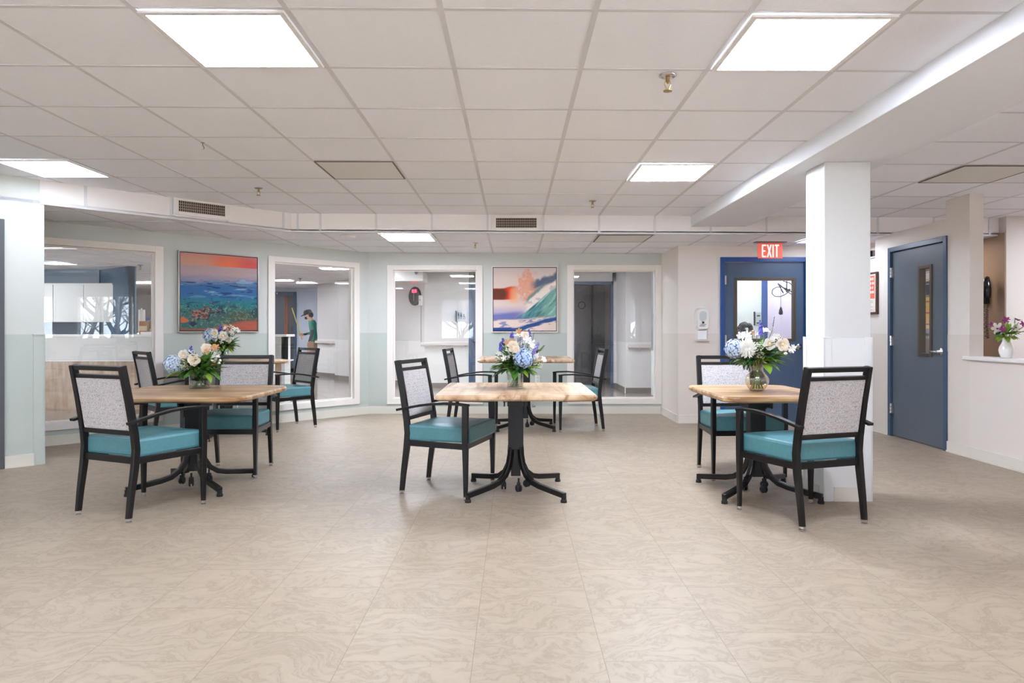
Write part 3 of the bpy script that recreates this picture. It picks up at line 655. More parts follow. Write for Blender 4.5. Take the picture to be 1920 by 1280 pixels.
# ------------------------------------------------------------------ exit sign
YS = 8.10; xs_, xe_ = px(1421, YS), px(1467, YS); zt_, zb_ = pz(455, YS), pz(484, YS)
h = thing('exit_sign', 'red edge-lit EXIT sign hanging from the ceiling above the blue door', 'exit sign', ((xs_ + xe_) / 2, YS, zt_))
Wd = xe_ - xs_; Ht = zt_ - zb_
MB().box(-Wd * .62, Wd * .62, -.05, .05, zl(3) - zt_ - .012, zl(3) - zt_ - .001).box(-Wd * .5, Wd * .5, -.012, .012, -.006, zl(3) - zt_ - .012).build('canopy', mat('brushed_grey', (150, 140, 138), .4, metal=.6), h)
MB().box(-Wd / 2, Wd / 2, -.004, .004, -Ht, -.004).build('sign_plate', mat('red_lit_acrylic', (212, 92, 76), .3, emit=.14), h, bevel=.002)
def letter(mb, c, x, w_, H_, st, z0=0.0, y0=0, y1=.004):
    B = lambda a, b, d, e: mb.box(x + a, x + b, y0, y1, z0 + d, z0 + e)
    if c == 'E': B(0, st, 0, H_); B(st, w_, 0, st); B(st, w_, H_ - st, H_); B(st, w_ * .85, H_ / 2 - st / 2, H_ / 2 + st / 2)
    elif c == 'I': B(0, st, 0, H_)
    elif c == 'T': B(w_ / 2 - st / 2, w_ / 2 + st / 2, 0, H_ - st); B(0, w_, H_ - st, H_)
    elif c == 'X':
        for sg in (0, 1):
            a_, b_ = (0, w_ - st) if sg == 0 else (w_ - st, 0)
            vs = [(x + a_, y0, z0), (x + a_ + st, y0, z0), (x + b_ + st, y0, z0 + H_), (x + b_, y0, z0 + H_)]
            vs = vs + [(p[0], y1, p[2]) for p in vs]
            mb.add(vs, [(0, 1, 2, 3), (7, 6, 5, 4), (0, 4, 5, 1), (1, 5, 6, 2), (2, 6, 7, 3), (3, 7, 4, 0)])
q = MB(); H_ = Ht * .80; z0 = -Ht * .93; sx = -Wd * .34
for c, w_, gap in (('E', .048, .010), ('X', .056, .010), ('I', .014, .012), ('T', .050, 0)):
    letter(q, c, sx, w_ * Wd / .289, H_, .0145 * Wd / .289, z0, -.0065, -.0042); sx += (w_ + gap) * Wd / .289
q.build('lettering', emis('exit_letters', (255, 236, 228), .32), h)

# ------------------------------------------------------------------ pictures
def vnoise(u, v, seed, fu, fv):
    rs = np.random.RandomState(seed); g = rs.rand(64, 64); x = u * fu; y = v * fv
    xi = np.floor(x).astype(int); yi = np.floor(y).astype(int); fx_ = x - xi; fy_ = y - yi
    fx_ = fx_ * fx_ * (3 - 2 * fx_); fy_ = fy_ * fy_ * (3 - 2 * fy_)
    a = g[xi % 64, yi % 64]; b = g[(xi + 1) % 64, yi % 64]; c = g[xi % 64, (yi + 1) % 64]; d = g[(xi + 1) % 64, (yi + 1) % 64]
    return (a * (1 - fx_) + b * fx_) * (1 - fy_) + (c * (1 - fx_) + d * fx_) * fy_
def fbm(u, v, seed, fu, fv, o=4):
    r = 0; a = .5; t_ = 0
    for i in range(o): r = r + a * vnoise(u, v, seed + i, fu * 2 ** i, fv * 2 ** i); t_ += a; a *= .55
    return r / t_
def sm(a, b, x): t_ = np.clip((x - a) / (b - a + 1e-9), 0, 1); return t_ * t_ * (3 - 2 * t_)
def mixc(c, col, k): return c * (1 - k[..., None]) + np.array(col, float) * k[..., None]
def art_sea(u, v):
    c = np.zeros(u.shape + (3,)) + np.array((204, 150, 128.))
    c = mixc(c, (232, 112, 74), sm(.25, .6, u)); c = mixc(c, (206, 58, 60), sm(.6, 1, u) * .9); c = mixc(c, (196, 132, 120), (1 - sm(0, .10, v)) * .5)
    hz = .152; sea = sm(hz - .003, hz + .003, v)
    wv = fbm(u, v, 3, 5, 34); w2 = fbm(u + .2 * v, v, 9, 9, 50)
    s_ = np.zeros_like(c) + np.array((176, 150, 150.))
    s_ = mixc(s_, (136, 132, 156), sm(.24, .34, v + .06 * (wv - .5))); s_ = mixc(s_, (38, 96, 150), sm(.33, .44, v + .12 * (wv - .5) + .03 * u))
    s_ = mixc(s_, (24, 118, 160), sm(.5, .58, v) * sm(.45, .6, w2)); s_ = mixc(s_, (26, 112, 118), sm(.52, .66, v + .1 * (wv - .5)))
    s_ = mixc(s_, (150, 170, 190), sm(.60, .70, wv) * sm(.2, .3, v) * (1 - sm(.5, .62, v)) * .7); s_ = mixc(s_, (14, 48, 96), sm(.6, .7, w2) * sm(.3, .4, v) * (1 - sm(.6, .75, v)) * .8)
    s_ = mixc(s_, (70, 84, 70), sm(.66, .80, v + .05 * (wv - .5)) * (.5 + .5 * sm(.3, .8, u))); s_ = mixc(s_, (24, 62, 74), sm(.62, .72, v) * (1 - sm(.74, .9, v)) * sm(.5, .62, fbm(u, v, 21, 6, 9)) * .9)
    ca = np.abs(fbm(u + .1 * wv, v + .1 * w2, 31, 14, 22) - .5); s_ = mixc(s_, (200, 190, 140), (1 - sm(.0, .03, ca)) * sm(.58, .7, v) * .65)
    rk = fbm(u, v, 41, 9, 14, 3); rr = .0 * sm(.52, .60, rk) * sm(.66, .72, v) * (1 - sm(.88, .93, v)) * (1 - sm(.38, .52, u)); s_ = mixc(s_, (150, 104, 84), rr); s_ = mixc(s_, (30, 32, 50), sm(.60, .66, fbm(u - .03, v - .02, 41, 9, 14, 3)) * (1 - rr) * .35 * sm(.66, .72, v) * (1 - sm(.9, .95, v)) * (1 - sm(.4, .55, u)) * .8)
    n5 = fbm(u, v, 91, 13, 24, 4); n6 = fbm(u - .018, v - .012, 91, 13, 24, 4); reg = np.exp(-(((u - .25) / .24) ** 2 + ((v - .79) / .10) ** 2)) + .55 * np.exp(-(((u - .62) / .12) ** 2 + ((v - .60) / .035) ** 2)) + .5 * np.exp(-(((u - .36) / .10) ** 2 + ((v - .635) / .03) ** 2))
    k_ = sm(.50, .56, n5 * (.55 + .55 * np.clip(reg, 0, 1))); kd = sm(.50, .56, n6 * (.55 + .55 * np.clip(reg, 0, 1)))
    s_ = mixc(s_, (24, 34, 58), np.clip(kd * 1.0, 0, 1) * .9); s_ = mixc(s_, (172, 118, 94), k_ * sm(.35, .6, fbm(u, v, 95, 30, 44, 3)) * .95); s_ = mixc(s_, (96, 66, 60), k_ * (1 - sm(.35, .6, fbm(u, v, 95, 30, 44, 3))) * .9)
    for (a_, b_, r_, cc) in ((.05, .875, .06, (208, 104, 62)), (.15, .905, .05, (30, 38, 72))):
        s_ = mixc(s_, cc, (1 - sm(r_ * .6, r_ * 1.2, np.sqrt((u - a_) ** 2 + ((v - b_) * 1.9) ** 2) + .12 * (n5 - .5) + .03 * (w2 - .5))) * .92)
    sd_ = sm(0, .05, v - (.955 - .12 * sm(.25, 1, u)) + .03 * (wv - .5)); s_ = mixc(s_, (172, 88, 70), sd_); s_ = mixc(s_, (140, 82, 60), sd_ * sm(.5, .7, w2) * .4)
    return c * (1 - sea[..., None]) + s_ * sea[..., None]
def art_wave(u, v):
    n1 = fbm(u, v, 51, 6, 6); n2 = fbm(u, v, 61, 16, 16)
    c = np.zeros(u.shape + (3,)) + np.array((226, 204, 194.)); c = mixc(c, (204, 190, 190), (1 - sm(0, .2, v)) * .6)
    # red headland
    k = sm(.285, .315, v + .02 * (n1 - .5) + .03 * sm(.1, .3, u) - .03) * (1 - sm(.49, .52, v)) * (1 - sm(.22, .42, u + .25 * (v - .4))); c = mixc(c, (226, 54, 20), k)
    c = mixc(c, (92, 40, 16), (1 - sm(.05, .14, np.sqrt((u - .04) ** 2 + ((v - .42) * 1.2) ** 2) - .08)) * k * .9)
    c = mixc(c, (246, 168, 110), sm(.22, .30, u) * (1 - sm(.32, .45, u)) * sm(.28, .36, v) * (1 - sm(.5, .6, v)) * .7)
    # mist low left
    c = mixc(c, (168, 156, 198), sm(.58, .74, v) * (1 - sm(.35, .75, u)) * .8); c = mixc(c, (96, 104, 170), sm(.71, .77, v + .1 * u) * (1 - sm(.3, .6, u)) * .8)
    # orange spray
    d = np.sqrt(((u - .53) / .16) ** 2 + ((v - .30) / .24) ** 2) + 1.5 * (n2 - .5) + .8 * (fbm(u, v, 67, 34, 34) - .5); c = mixc(c, (232, 150, 116), (1 - sm(.5, 1.15, d)) * .85)
    # dark blue crest top right
    cr = .285 - .36 * (u - .62); w_ = .05 + .03 * n2; k = (1 - sm(w_ * .5, w_ * 1.4, np.abs(v - cr + .04 * (n2 - .5)))) * sm(.56, .72, u); c = mixc(c, (74, 88, 118), k * .9)
    c = mixc(c, (226, 196, 190), (1 - sm(.3, .9, d + .3 * u)) * .3)
    # wave body: below curve
    cv = .80 - .02 * u - .50 * sm(.25, 1.12, u) ** 1.1; body = sm(-.005, .02, v - cv)
    lip = sm(0, .04, v - (.50 - .75 * (u - .55)) + .05 * (n2 - .5)) * sm(.45, .58, u); c = mixc(c, (240, 226, 216), lip * .95); c = mixc(c, (176, 164, 170), lip * sm(.5, .62, fbm(u, v, 77, 14, 20)) * .55)
    gr = np.abs(v - (.50 - .9 * (u - .55))); c = mixc(c, (96, 128, 124), (1 - sm(.01, .05, gr + .03 * (n2 - .5))) * sm(.5, .56, u) * (1 - sm(.75, .9, u)) * .8)
    st = fbm(u * .72 + v * .7, v * .7 - u * .7, 71, 24, 4); face = np.zeros_like(c) + np.array((70, 134, 138.)); face = mixc(face, (160, 202, 192), sm(.45, .68, st)); face = mixc(face, (24, 66, 74), sm(.62, .45, st) * 0 + sm(.40, .28, st) * .8)
    face = mixc(face, (168, 206, 176), sm(.68, .85, u + .4 * (v - .6)) * .45); k = body * sm(.30, .5, u); c = c * (1 - k[..., None]) + face * k[..., None]
    # foam flats
    lo = sm(.0, .05, v - (.80 - .05 * u) + .03 * (n1 - .5)); fo = np.zeros_like(c) + np.array((232, 208, 196.)); s2 = fbm(u - .2 * v, v + .12 * u, 81, 7, 30)
    fo = mixc(fo, (92, 106, 150), sm(.60, .72, s2) * .7); fo = mixc(fo, (52, 66, 140), (1 - sm(.0, .05, np.abs(v - (.80 - .02 * u)) + .03 * (s2 - .3))) * (1 - sm(.5, .7, u)))
    k2 = (1 - sm(.02, .05, np.abs(v - (.985 - .17 * sm(.3, 1, u))) + .05 * (s2 - .4))); fo = mixc(fo, (36, 72, 132), k2); fo = mixc(fo, (30, 60, 130), (1 - sm(.01, .03, np.abs(v - .975 + .02 * u))) * (1 - sm(.2, .35, u)))
    c = c * (1 - lo[..., None]) + fo * lo[..., None]
    return np.clip(c, 0, 255)
def picture(name, label, ox, oy, rz, x0, x1, z0, z1, fn, frm, depth=.042):
    h = thing(name, label, 'picture', (ox, oy, 0), rz); N = 220; fw = .012
    f = MB()
    for q in ((x0, x0 + fw, z0, z1), (x1 - fw, x1, z0, z1), (x0 + fw, x1 - fw, z1 - fw, z1), (x0 + fw, x1 - fw, z0, z0 + fw)): f.box(q[0], q[1], -depth, -.001, q[2], q[3])
    f.build('picture_frame', frm, h, bevel=.001)
    MB().box(x0 + fw, x1 - fw, -depth + .012, -.002, z0 + fw, z1 - fw).build('backing', BLACK, h)
    g = .010; a, b, c, d = x0 + fw + g, x1 - fw - g, z0 + fw + g, z1 - fw - g
    U, V = np.meshgrid(np.linspace(0, 1, N), np.linspace(0, 1, N)); col = fn(U, V) / 255.0
    lin = np.where(col <= .04045, col / 12.92, ((col + .055) / 1.055) ** 2.4)
    vs = [(a + (b - a) * u, -depth + .004, d - (d - c) * v) for v in np.linspace(0, 1, N) for u in np.linspace(0, 1, N)]
    fs = [(j * N + i, (j + 1) * N + i, (j + 1) * N + i + 1, j * N + i + 1) for j in range(N - 1) for i in range(N - 1)]
    base = len(vs); vs += [(a, -depth + .012, d), (b, -depth + .012, d), (b, -depth + .012, c), (a, -depth + .012, c)]
    fs += [(0, N - 1, base + 1, base), (N - 1, N * N - 1, base + 2, base + 1), (N * N - 1, N * (N - 1), base + 3, base + 2), (N * (N - 1), 0, base, base + 3)]
    m = MB(); m.add(vs, fs); o = m.build('canvas', MATS.get('canvas_print') or vcol_mat('canvas_print'), h)
    at = o.data.color_attributes.new('ink', 'FLOAT_COLOR', 'POINT'); buf = np.ones((len(vs), 4), dtype=np.float32); buf[:N * N, :3] = lin.reshape(-1, 3)
    at.data.foreach_set('color', buf.ravel())
picture('wall_picture', 'framed sunset beach picture with blue sea and rocks on the angled wall', AX, AY, K, along(332), along(482.7), 1.125, 2.042, art_sea, mat('silver_frame', (178, 172, 166), .35, metal=.5))
picture('wall_picture', 'framed breaking wave picture with a red headland on the back wall', 0, YB, 0, px(922.3, YB), px(1045.3, YB), 1.120, 2.026, art_wave, mat('white_frame', (236, 226, 220), .4))

# ------------------------------------------------------------------ chairs
def make_chair():
    t = thing('armchair', 'x', 'chair')
    for sx in (-1, 1):
        # rear leg and back stile in one bent tube
        pts = [(sx * .225, -.250, .02), (sx * .226, -.236, .15), (sx * .228, -.212, .32), (sx * .228, -.203, .43), (sx * .226, -.212, .52), (sx * .222, -.245, .72), (sx * .218, -.288, .936)]
        lg = MB().tube(pts, [.78, .88, 1, 1, 1, 1, 1], sq=(.0155, .021), up=(0, 1, 0)).build('leg', BLACK, t, bevel=.004)
        gl = MB(); gl.lathe([(.012, 0), (.018, .002), (.018, .008), (.010, .010), (.010, .016), (.020, .017), (.020, .028)], 14, (sx * .225, -.250, 0)); gl.build('glide', CHROME, lg, smooth=False)
        pts = [(sx * .280, .250, .02), (sx * .280, .250, .20), (sx * .280, .248, .40), (sx * .279, .248, .643)]
        lf = MB().tube(pts, [.62, .80, 1, 1], sq=(.0165, .021), up=(0, 1, 0)).build('leg', BLACK, t, bevel=.004)
        gl = MB(); gl.lathe([(.011, 0), (.016, .002), (.016, .008), (.009, .010), (.009, .016), (.016, .017), (.016, .028)], 14, (sx * .280, .250, 0)); gl.build('glide', CHROME, lf)
        arm = [(sx * .279, .272, .640), (sx * .279, .20, .648), (sx * .276, .10, .650), (sx * .271, 0, .643), (sx * .264, -.10, .628), (sx * .256, -.20, .608), (sx * .250, -.275, .592)]
        MB().tube(arm, 1.0, sq=(.019, .0085), up=(0, 0, 1)).build('armrest', BLACK, t, bevel=.003)
    q = MB()    # seat rails
    for a, b in (((-.226, -.205), (.226, -.205)), ((-.278, .245), (.278, .245)), ((-.228, -.20), (-.279, .245)), ((.228, -.20), (.279, .245))):
        q.tube([(a[0], a[1], .362), (b[0], b[1], .362)], 1, sq=(.012, .020))
    q.build('seat_frame', BLACK, t, bevel=.002)
    def yb(z): return -.212 + (z - .52) * (-.033 / .20) if z < .72 else -.245 + (z - .72) * (-.043 / .216)
    q = MB()
    for z, hh in ((.921, .014), (.870, .011), (.528, .013)):
        hw = .222 if z > .7 else .224
        M_ = Matrix.Translation((0, yb(z), z)) @ Matrix.Rotation(math.radians(-168.5 + 180), 4, 'X')
        MB().box(-hw, hw, -.014, .014, -hh, hh, 0, M_).build('back_rail', BLACK, t, bevel=.003)
    q = MB(); n = 6; zs = [.541 + (.860 - .541) * i / n for i in range(n + 1)]
    vs = []
    for z in zs:
        for x in (-.205, .205):
            for dy in (-.011, .011): vs.append((x, yb(z) + dy, z))
    fs = []
    for i in range(n):
        b = i * 4; fs += [(b, b + 4, b + 6, b + 2), (b + 1, b + 3, b + 7, b + 5), (b, b + 1, b + 5, b + 4), (b + 2, b + 6, b + 7, b + 3)]
    fs += [(0, 2, 3, 1), (n * 4, n * 4 + 1, n * 4 + 3, n * 4 + 2)]
    q.add(vs, fs); q.build('backrest', FAB, t, bevel=.006)
    # cushion: trapezoid block, soft edges, slightly crowned top
    q = MB(); nx, ny = 8, 8; vs = []; fs = []
    z0, z1 = .384, .492
    for lvl, (z, inset) in enumerate(((z0, .004), (z0 + .012, 0), (z1 - .018, 0), (z1 - .005, .005), (z1, .018))):
        for (X_, Y_) in ((-1, -1), (1, -1), (1, 1), (-1, 1)):
            hw = (.236 if Y_ < 0 else .262) - inset; yy = (-.196 + inset) if Y_ < 0 else (.276 - inset)
            vs.append((X_ * hw, yy, z))
    for l in range(4):
        for k_ in range(4): fs.append((l * 4 + k_, l * 4 + (k_ + 1) % 4, (l + 1) * 4 + (k_ + 1) % 4, (l + 1) * 4 + k_))
    fs.append((3, 2, 1, 0)); q.add(vs, fs, 0)
    # crowned top
    top = []
    for j in range(ny + 1):
        for i in range(nx + 1):
            a_, b_ = i / nx, j / ny; y = -.178 + b_ * .436; hw = .218 + b_ * .026
            top.append(((a_ * 2 - 1) * hw, y, z1 + .012 * (1 - (2 * a_ - 1) ** 4) * (1 - (2 * b_ - 1) ** 4)))
    q.add(top, [(j * (nx + 1) + i, j * (nx + 1) + i + 1, (j + 1) * (nx + 1) + i + 1, (j + 1) * (nx + 1) + i) for j in range(ny) for i in range(nx)], 0)
    q.build('seat_cushion', VINYL, t, smooth=False)
    return t
proto = make_chair()
G = 'armchairs around the dining tables'
def rot(fx_, fy_): return math.atan2(fy_, fx_) - math.pi / 2
CH = [ # rear centre x,y, facing x,y, label
    (-2.504, 4.188, .397, .918, 'black armchair with grey back at the near left, its back to the camera'),
    (-2.285, 5.830, 0.0, -1.0, 'armchair facing the camera behind the near left table'),
    (-.720, 5.045, .955, -.296, 'armchair at the left side of the centre table, seen from its side'),
    (-.735, 8.020, .993, -.10, 'armchair at the left end of the far centre table'),
    (1.005, 8.050, -.998, -.06, 'armchair at the right end of the far centre table, facing left'),
    (-3.700, 6.900, .7071, .7071, 'far left armchair beside the big left window'),
    (-2.510, 8.300, -.7071, -.7071, 'armchair beside the second window, turned towards the left'),
    (1.770, 5.755, .06, -.998, 'armchair behind the right table, facing the camera'),
    (1.865, 4.007, -.316, .949, 'nearest right armchair in front of the white pillar, seen from behind')]
for i, (cx, cy_, fx_, fy_, lb) in enumerate(CH):
    o = proto if i == 0 else copy_tree(proto)
    n_ = math.hypot(fx_, fy_); fx_, fy_ = fx_ / n_, fy_ / n_
    o.location = (cx + fx_ * .25, cy_ + fy_ * .25, 0); o.rotation_euler = (0, 0, rot(fx_, fy_)); o['label'] = lb; o['group'] = G

# ------------------------------------------------------------------ tables
def table(x, y, rz, W, D, ztop, cut, rnd, label, wood, crank=1, th=.040):
    t = thing('dining_table', label, 'table', (x, y, 0), rz, 'pedestal dining tables')
    # top outline: square with clipped, rounded corners
    pts = []
    for (sx, sy) in ((1, 1), (-1, 1), (-1, -1), (1, -1)):
        cxx, cyy = sx * (W / 2 - cut), sy * (D / 2 - cut); a0 = math.atan2(sy, sx) - math.pi / 4
        for k_ in range(rnd + 1): an = a0 + math.pi / 2 * k_ / rnd; pts.append((cxx + cut * math.cos(an), cyy + cut * math.sin(an)))
    ins = [(p[0] * (1 - .02 / abs(W / 2)), p[1] * (1 - .02 / abs(D / 2))) for p in pts]
    q = MB(); n = len(pts)
    lv = [(ins, ztop - th), (pts, ztop - th + .012), (pts, ztop - .012), ([(p[0] * .985, p[1] * .985) for p in pts], ztop)]
    vs = [(p[0], p[1], z) for L_, z in lv for p in L_]; fs = [tuple(range(n - 1, -1, -1)), tuple(range(3 * n, 4 * n))]
    for l in range(3): fs += [(l * n + k_, l * n + (k_ + 1) % n, (l + 1) * n + (k_ + 1) % n, (l + 1) * n + k_) for k_ in range(n)]
    q.add(vs, fs); q.build('tabletop', wood, t)
    zt = ztop - th
    MB().box(-.30, .30, -.22, .22, zt - .012, zt).box(-.09, .09, -.09, .09, zt - .05, zt - .012).box(-.085, -.075, -.10, .10, zt - .08, zt - .012).box(.075, .085, -.10, .10, zt - .08, zt - .012).build('top_bracket', GUN, t, bevel=.002)
    c = MB(); c.box(-.054, .054, -.050, .050, .305, zt - .05); c.box(-.060, .060, -.056, .056, zt - .085, zt - .045); c.build('column', GUN, t, bevel=.004)
    c = MB(); c.box(-.034, .034, -.034, .034, .115, .31); c.build('inner_column', RUBBER, t, bevel=.003)
    for (sx, sy) in ((1, 1), (-1, 1), (-1, -1), (1, -1)):
        d = .7071; P_ = lambda r, z: (sx * r * d, sy * r * d, z)
        lg = MB().tube([P_(.048, .325), P_(.052, .26), P_(.068, .19), P_(.105, .130), P_(.165, .090), P_(.23, .074), P_(.34, .060), P_(.462, .046)], 1, sq=(.017, .019)).build('leg', BLACK, t, bevel=.006)
        MB().lathe([(.021, 0), (.021, .016), (.017, .020), (.017, .045)], 14, P_(.452, 0)).build('foot_pad', RUBBER, lg)
    for k_, (ax, ay) in enumerate(((-.085, -.02), (.02, -.10), (.08, .055))):
        q = MB(); M_ = Matrix.Translation((ax, ay, .045)) @ Matrix.Rotation(math.radians(25 * k_), 4, 'Z') @ Matrix.Rotation(math.pi / 2, 4, 'Y')
        v = MB(); v.lathe([(.008, -.018), (.022, -.017), (.026, -.012), (.026, -.005), (.008, -.004), (.008, .004), (.026, .005), (.026, .012), (.022, .017), (.008, .018)], 18)
        q.add([M_ @ Vector(p) for p in v.v], v.f); q.tube([(ax, ay, .05), (ax, ay, .115)], .007, 8); q.box(ax - .012, ax + .012, ay - .012, ay + .012, .06, .085)
        q.build('caster', RUBBER, t)
    if crank:
        s = crank; q = MB(); q.box(.054 if s > 0 else -.10, .10 if s > 0 else -.054, -.022, .022, .33, .42); 
        q.build('gear_box', GUN, t, bevel=.003)
        q = MB(); q.tube([(s * .08, -.022, .40), (s * .085, -.06, .385), (s * .10, -.075, .36), (s * .072, -.085, .26)], .006, 8); q.tube([(s * .072, -.085, .26), (s * .115, -.085, .262)], .010, 8)
        q.build('crank_handle', CHROME, t)
    return t
T1 = table(-2.355, 5.075, 0, 1.10, 1.03, .703, .15, 5, 'near left dining table with a flower vase and rounded corners', TOPY, crank=0)
T2 = table(.013, 4.905, 0, 1.045, 1.08, .735, .045, 4, 'centre dining table with square corners and a flower vase', TOPX, crank=0)
T3 = table(1.715, 4.875, 0, .745, .99, .722, .10, 4, 'right dining table beside the white pillar', TOPY, crank=1)
T4 = table(.135, 8.10, 0, 1.08, 1.02, .826, .045, 4, 'far dining table before the back wall, raised higher, no vase', TOPX, crank=1)
T5 = table(-3.15, 7.53, K, 1.03, 1.03, .826, .14, 4, 'far left dining table under the beach picture, mostly hidden', TOPY, crank=1)

# ------------------------------------------------------------------ flowers
def frame_of(n):
    n = Vector(n).normalized(); a = n.cross(Vector((0, 0, 1)))
    if a.length < .05: a = n.cross(Vector((0, 1, 0)))
    a.normalize(); b = n.cross(a).normalized(); return a, b, n
def petal(mb, c, n, ang, L, W, cup, r0=0.0, mi=0, tw=0):
    """one petal from c, opening around axis n at angle ang; cup = rise/out mix"""
    a, b, n = frame_of(n); out = (a * math.cos(ang) + b * math.sin(ang)); side = n.cross(out)
    c = Vector(c); rows = []
    for i, (t_, ww) in enumerate(((0, .35), (.45, .95), (.8, 1.0), (1.0, .35))):
        up = math.sin(cup * (1 - .35 * t_)); ou = math.cos(cup * (1 - .35 * t_))
        p = c + out * (r0 + L * t_ * ou) + n * (L * t_ * up)
        rows.append((p - side * W * ww / 2 + n * .12 * W, p + side * W * ww / 2 + n * .12 * W))
    vs = [v for r_ in rows for v in r_]
    mb.add(vs, [(2 * i, 2 * i + 1, 2 * i + 3, 2 * i + 2) for i in range(3)], mi)
def bloom_rose(c, r, n):
    m = MB()
    for k, (cnt, L, W, cup, r0) in enumerate(((6, 1.0, .85, .35, .05), (6, .92, .75, .68, .08), (6, .82, .62, .92, .08), (5, .72, .5, 1.12, .06), (4, .62, .4, 1.28, .04), (3, .52, .3, 1.42, .01))):
        for j in range(cnt): petal(m, c, n, 2 * math.pi * j / cnt + k * .7 + R.uniform(-.25, .25), L * r * R.uniform(.82, 1.12), W * r * R.uniform(.8, 1.1), cup + R.uniform(-.12, .12), r0 * r, 0 if k < 3 else 1)
    m.ball(Vector(c) + Vector(n).normalized() * r * .25, r * .28, 6, 1); return m
def bloom_mum(c, r, n):
    m = MB()
    for k in range(6):
        cnt = 18 - 2 * k
        for j in range(cnt): petal(m, c, n, 2 * math.pi * (j + .5 * (k % 2)) / cnt + R.uniform(-.1, .1), r * (1.05 - .1 * k), r * .20, -.25 + .30 * k, 0, 0)
    return m
def bloom_hydr(c, r, n, cnt=190):
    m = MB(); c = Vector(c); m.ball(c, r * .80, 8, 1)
    for k in range(cnt):
        z = 1 - 2 * (k + .5) / cnt; th_ = k * 2.39996 + R.uniform(-.15, .15); q = math.sqrt(1 - z * z); d = Vector((q * math.cos(th_), q * math.sin(th_), z)); p = c + d * r * R.uniform(.82, 1.06); a0 = R.uniform(0, 1.5)
        for j in range(4): petal(m, p, d, a0 + j * math.pi / 2, r * .15, r * .15, .25, 0, 0)
    return m
def bloom_star(c, r, n, cnt=6, cup=.5):
    m = MB()
    for j in range(cnt): petal(m, c, n, 2 * math.pi * j / cnt, r, r * .5, cup, 0, 0)
    m.ball(Vector(c) + Vector(n).normalized() * r * .15, r * .14, 5, 1); return m
def bloom_cluster(c, r, n, k=3):
    m = MB(); c = Vector(c)
    for i in range(k):
        d = Vector((R.uniform(-1, 1), R.uniform(-1, 1), R.uniform(-.3, 1))).normalized(); b = bloom_star(c + d * r * .55, r * .75, (d + Vector(n).normalized()).normalized(), 5, .45); m.add(b.v, b.f, 0)
    return m
def bloom_filler(c, r, n, k=46):
    m = MB(); c = Vector(c)
    for i in range(k):
        d = Vector((R.gauss(0, 1), R.gauss(0, 1), R.gauss(.3, .8))).normalized(); p = c + d * r * R.uniform(.55, 1); m.ball(p, r * .085, 4, 0)
        if i % 3 == 0: m.tube([c, p], .0008, 4, 1)
    return m
def bloom_spike(c, L, n, k=11, r=.014):
    m = MB(); c = Vector(c); n = Vector(n).normalized(); a, b, _ = frame_of(n)
    m.tube([c - n * L * .2, c + n * L], .0016, 5, 1)
    for i in range(k):
        t_ = i / k; an = i * 2.4; d = a * math.cos(an) + b * math.sin(an); p = c + n * L * t_ + d * r * .6 * (1 - .5 * t_)
        for j in range(5): petal(m, p, (d + n * .3).normalized(), j * 1.2566, r * (1 - .45 * t_), r * .8 * (1 - .45 * t_), .3, 0, 0)
    return m
def leaf(m, p, d, L, W, mi=0, droop=.5, seg=5):
    p = Vector(p); d = Vector(d).normalized(); side = d.cross(Vector((0, 0, 1)))
    if side.length < .05: side = Vector((1, 0, 0))
    side.normalize(); up = side.cross(d).normalized(); vs = []; q = p.copy(); dd = d.copy()
    for i in range(seg + 1):
        t_ = i / seg; w_ = W * math.sin(math.pi * min(1, t_ * .93 + .07)) ** .8 * (1 if i < seg else .05)
        vs += [q - side * w_ / 2 + up * w_ * .18, q.copy(), q + side * w_ / 2 + up * w_ * .18]
        dd = (dd + Vector((0, 0, -droop / seg))).normalized(); q = q + dd * L / seg
    fs = []
    for i in range(seg): b = 3 * i; fs += [(b, b + 1, b + 4, b + 3), (b + 1, b + 2, b + 5, b + 4)]
    m.add(vs, fs, mi)
def sprig(m, p, d, L, n=12, lw=.012, mi=0, droop=.3, ll=.03):
    p = Vector(p); d = Vector(d).normalized(); pts = [p.copy()]
    for i in range(n):
        d = (d + Vector((0, 0, -droop / n))).normalized(); p = p + d * L / n; pts.append(p.copy())
        if i > 1:
            a, b, _ = frame_of(d)
            for s_ in (1, -1): leaf(m, p, (d * .7 + (a * s_)).normalized(), ll * (1.1 - .6 * i / n), lw, mi, .1, 3)
    m.tube(pts, .0014, 5, 2)
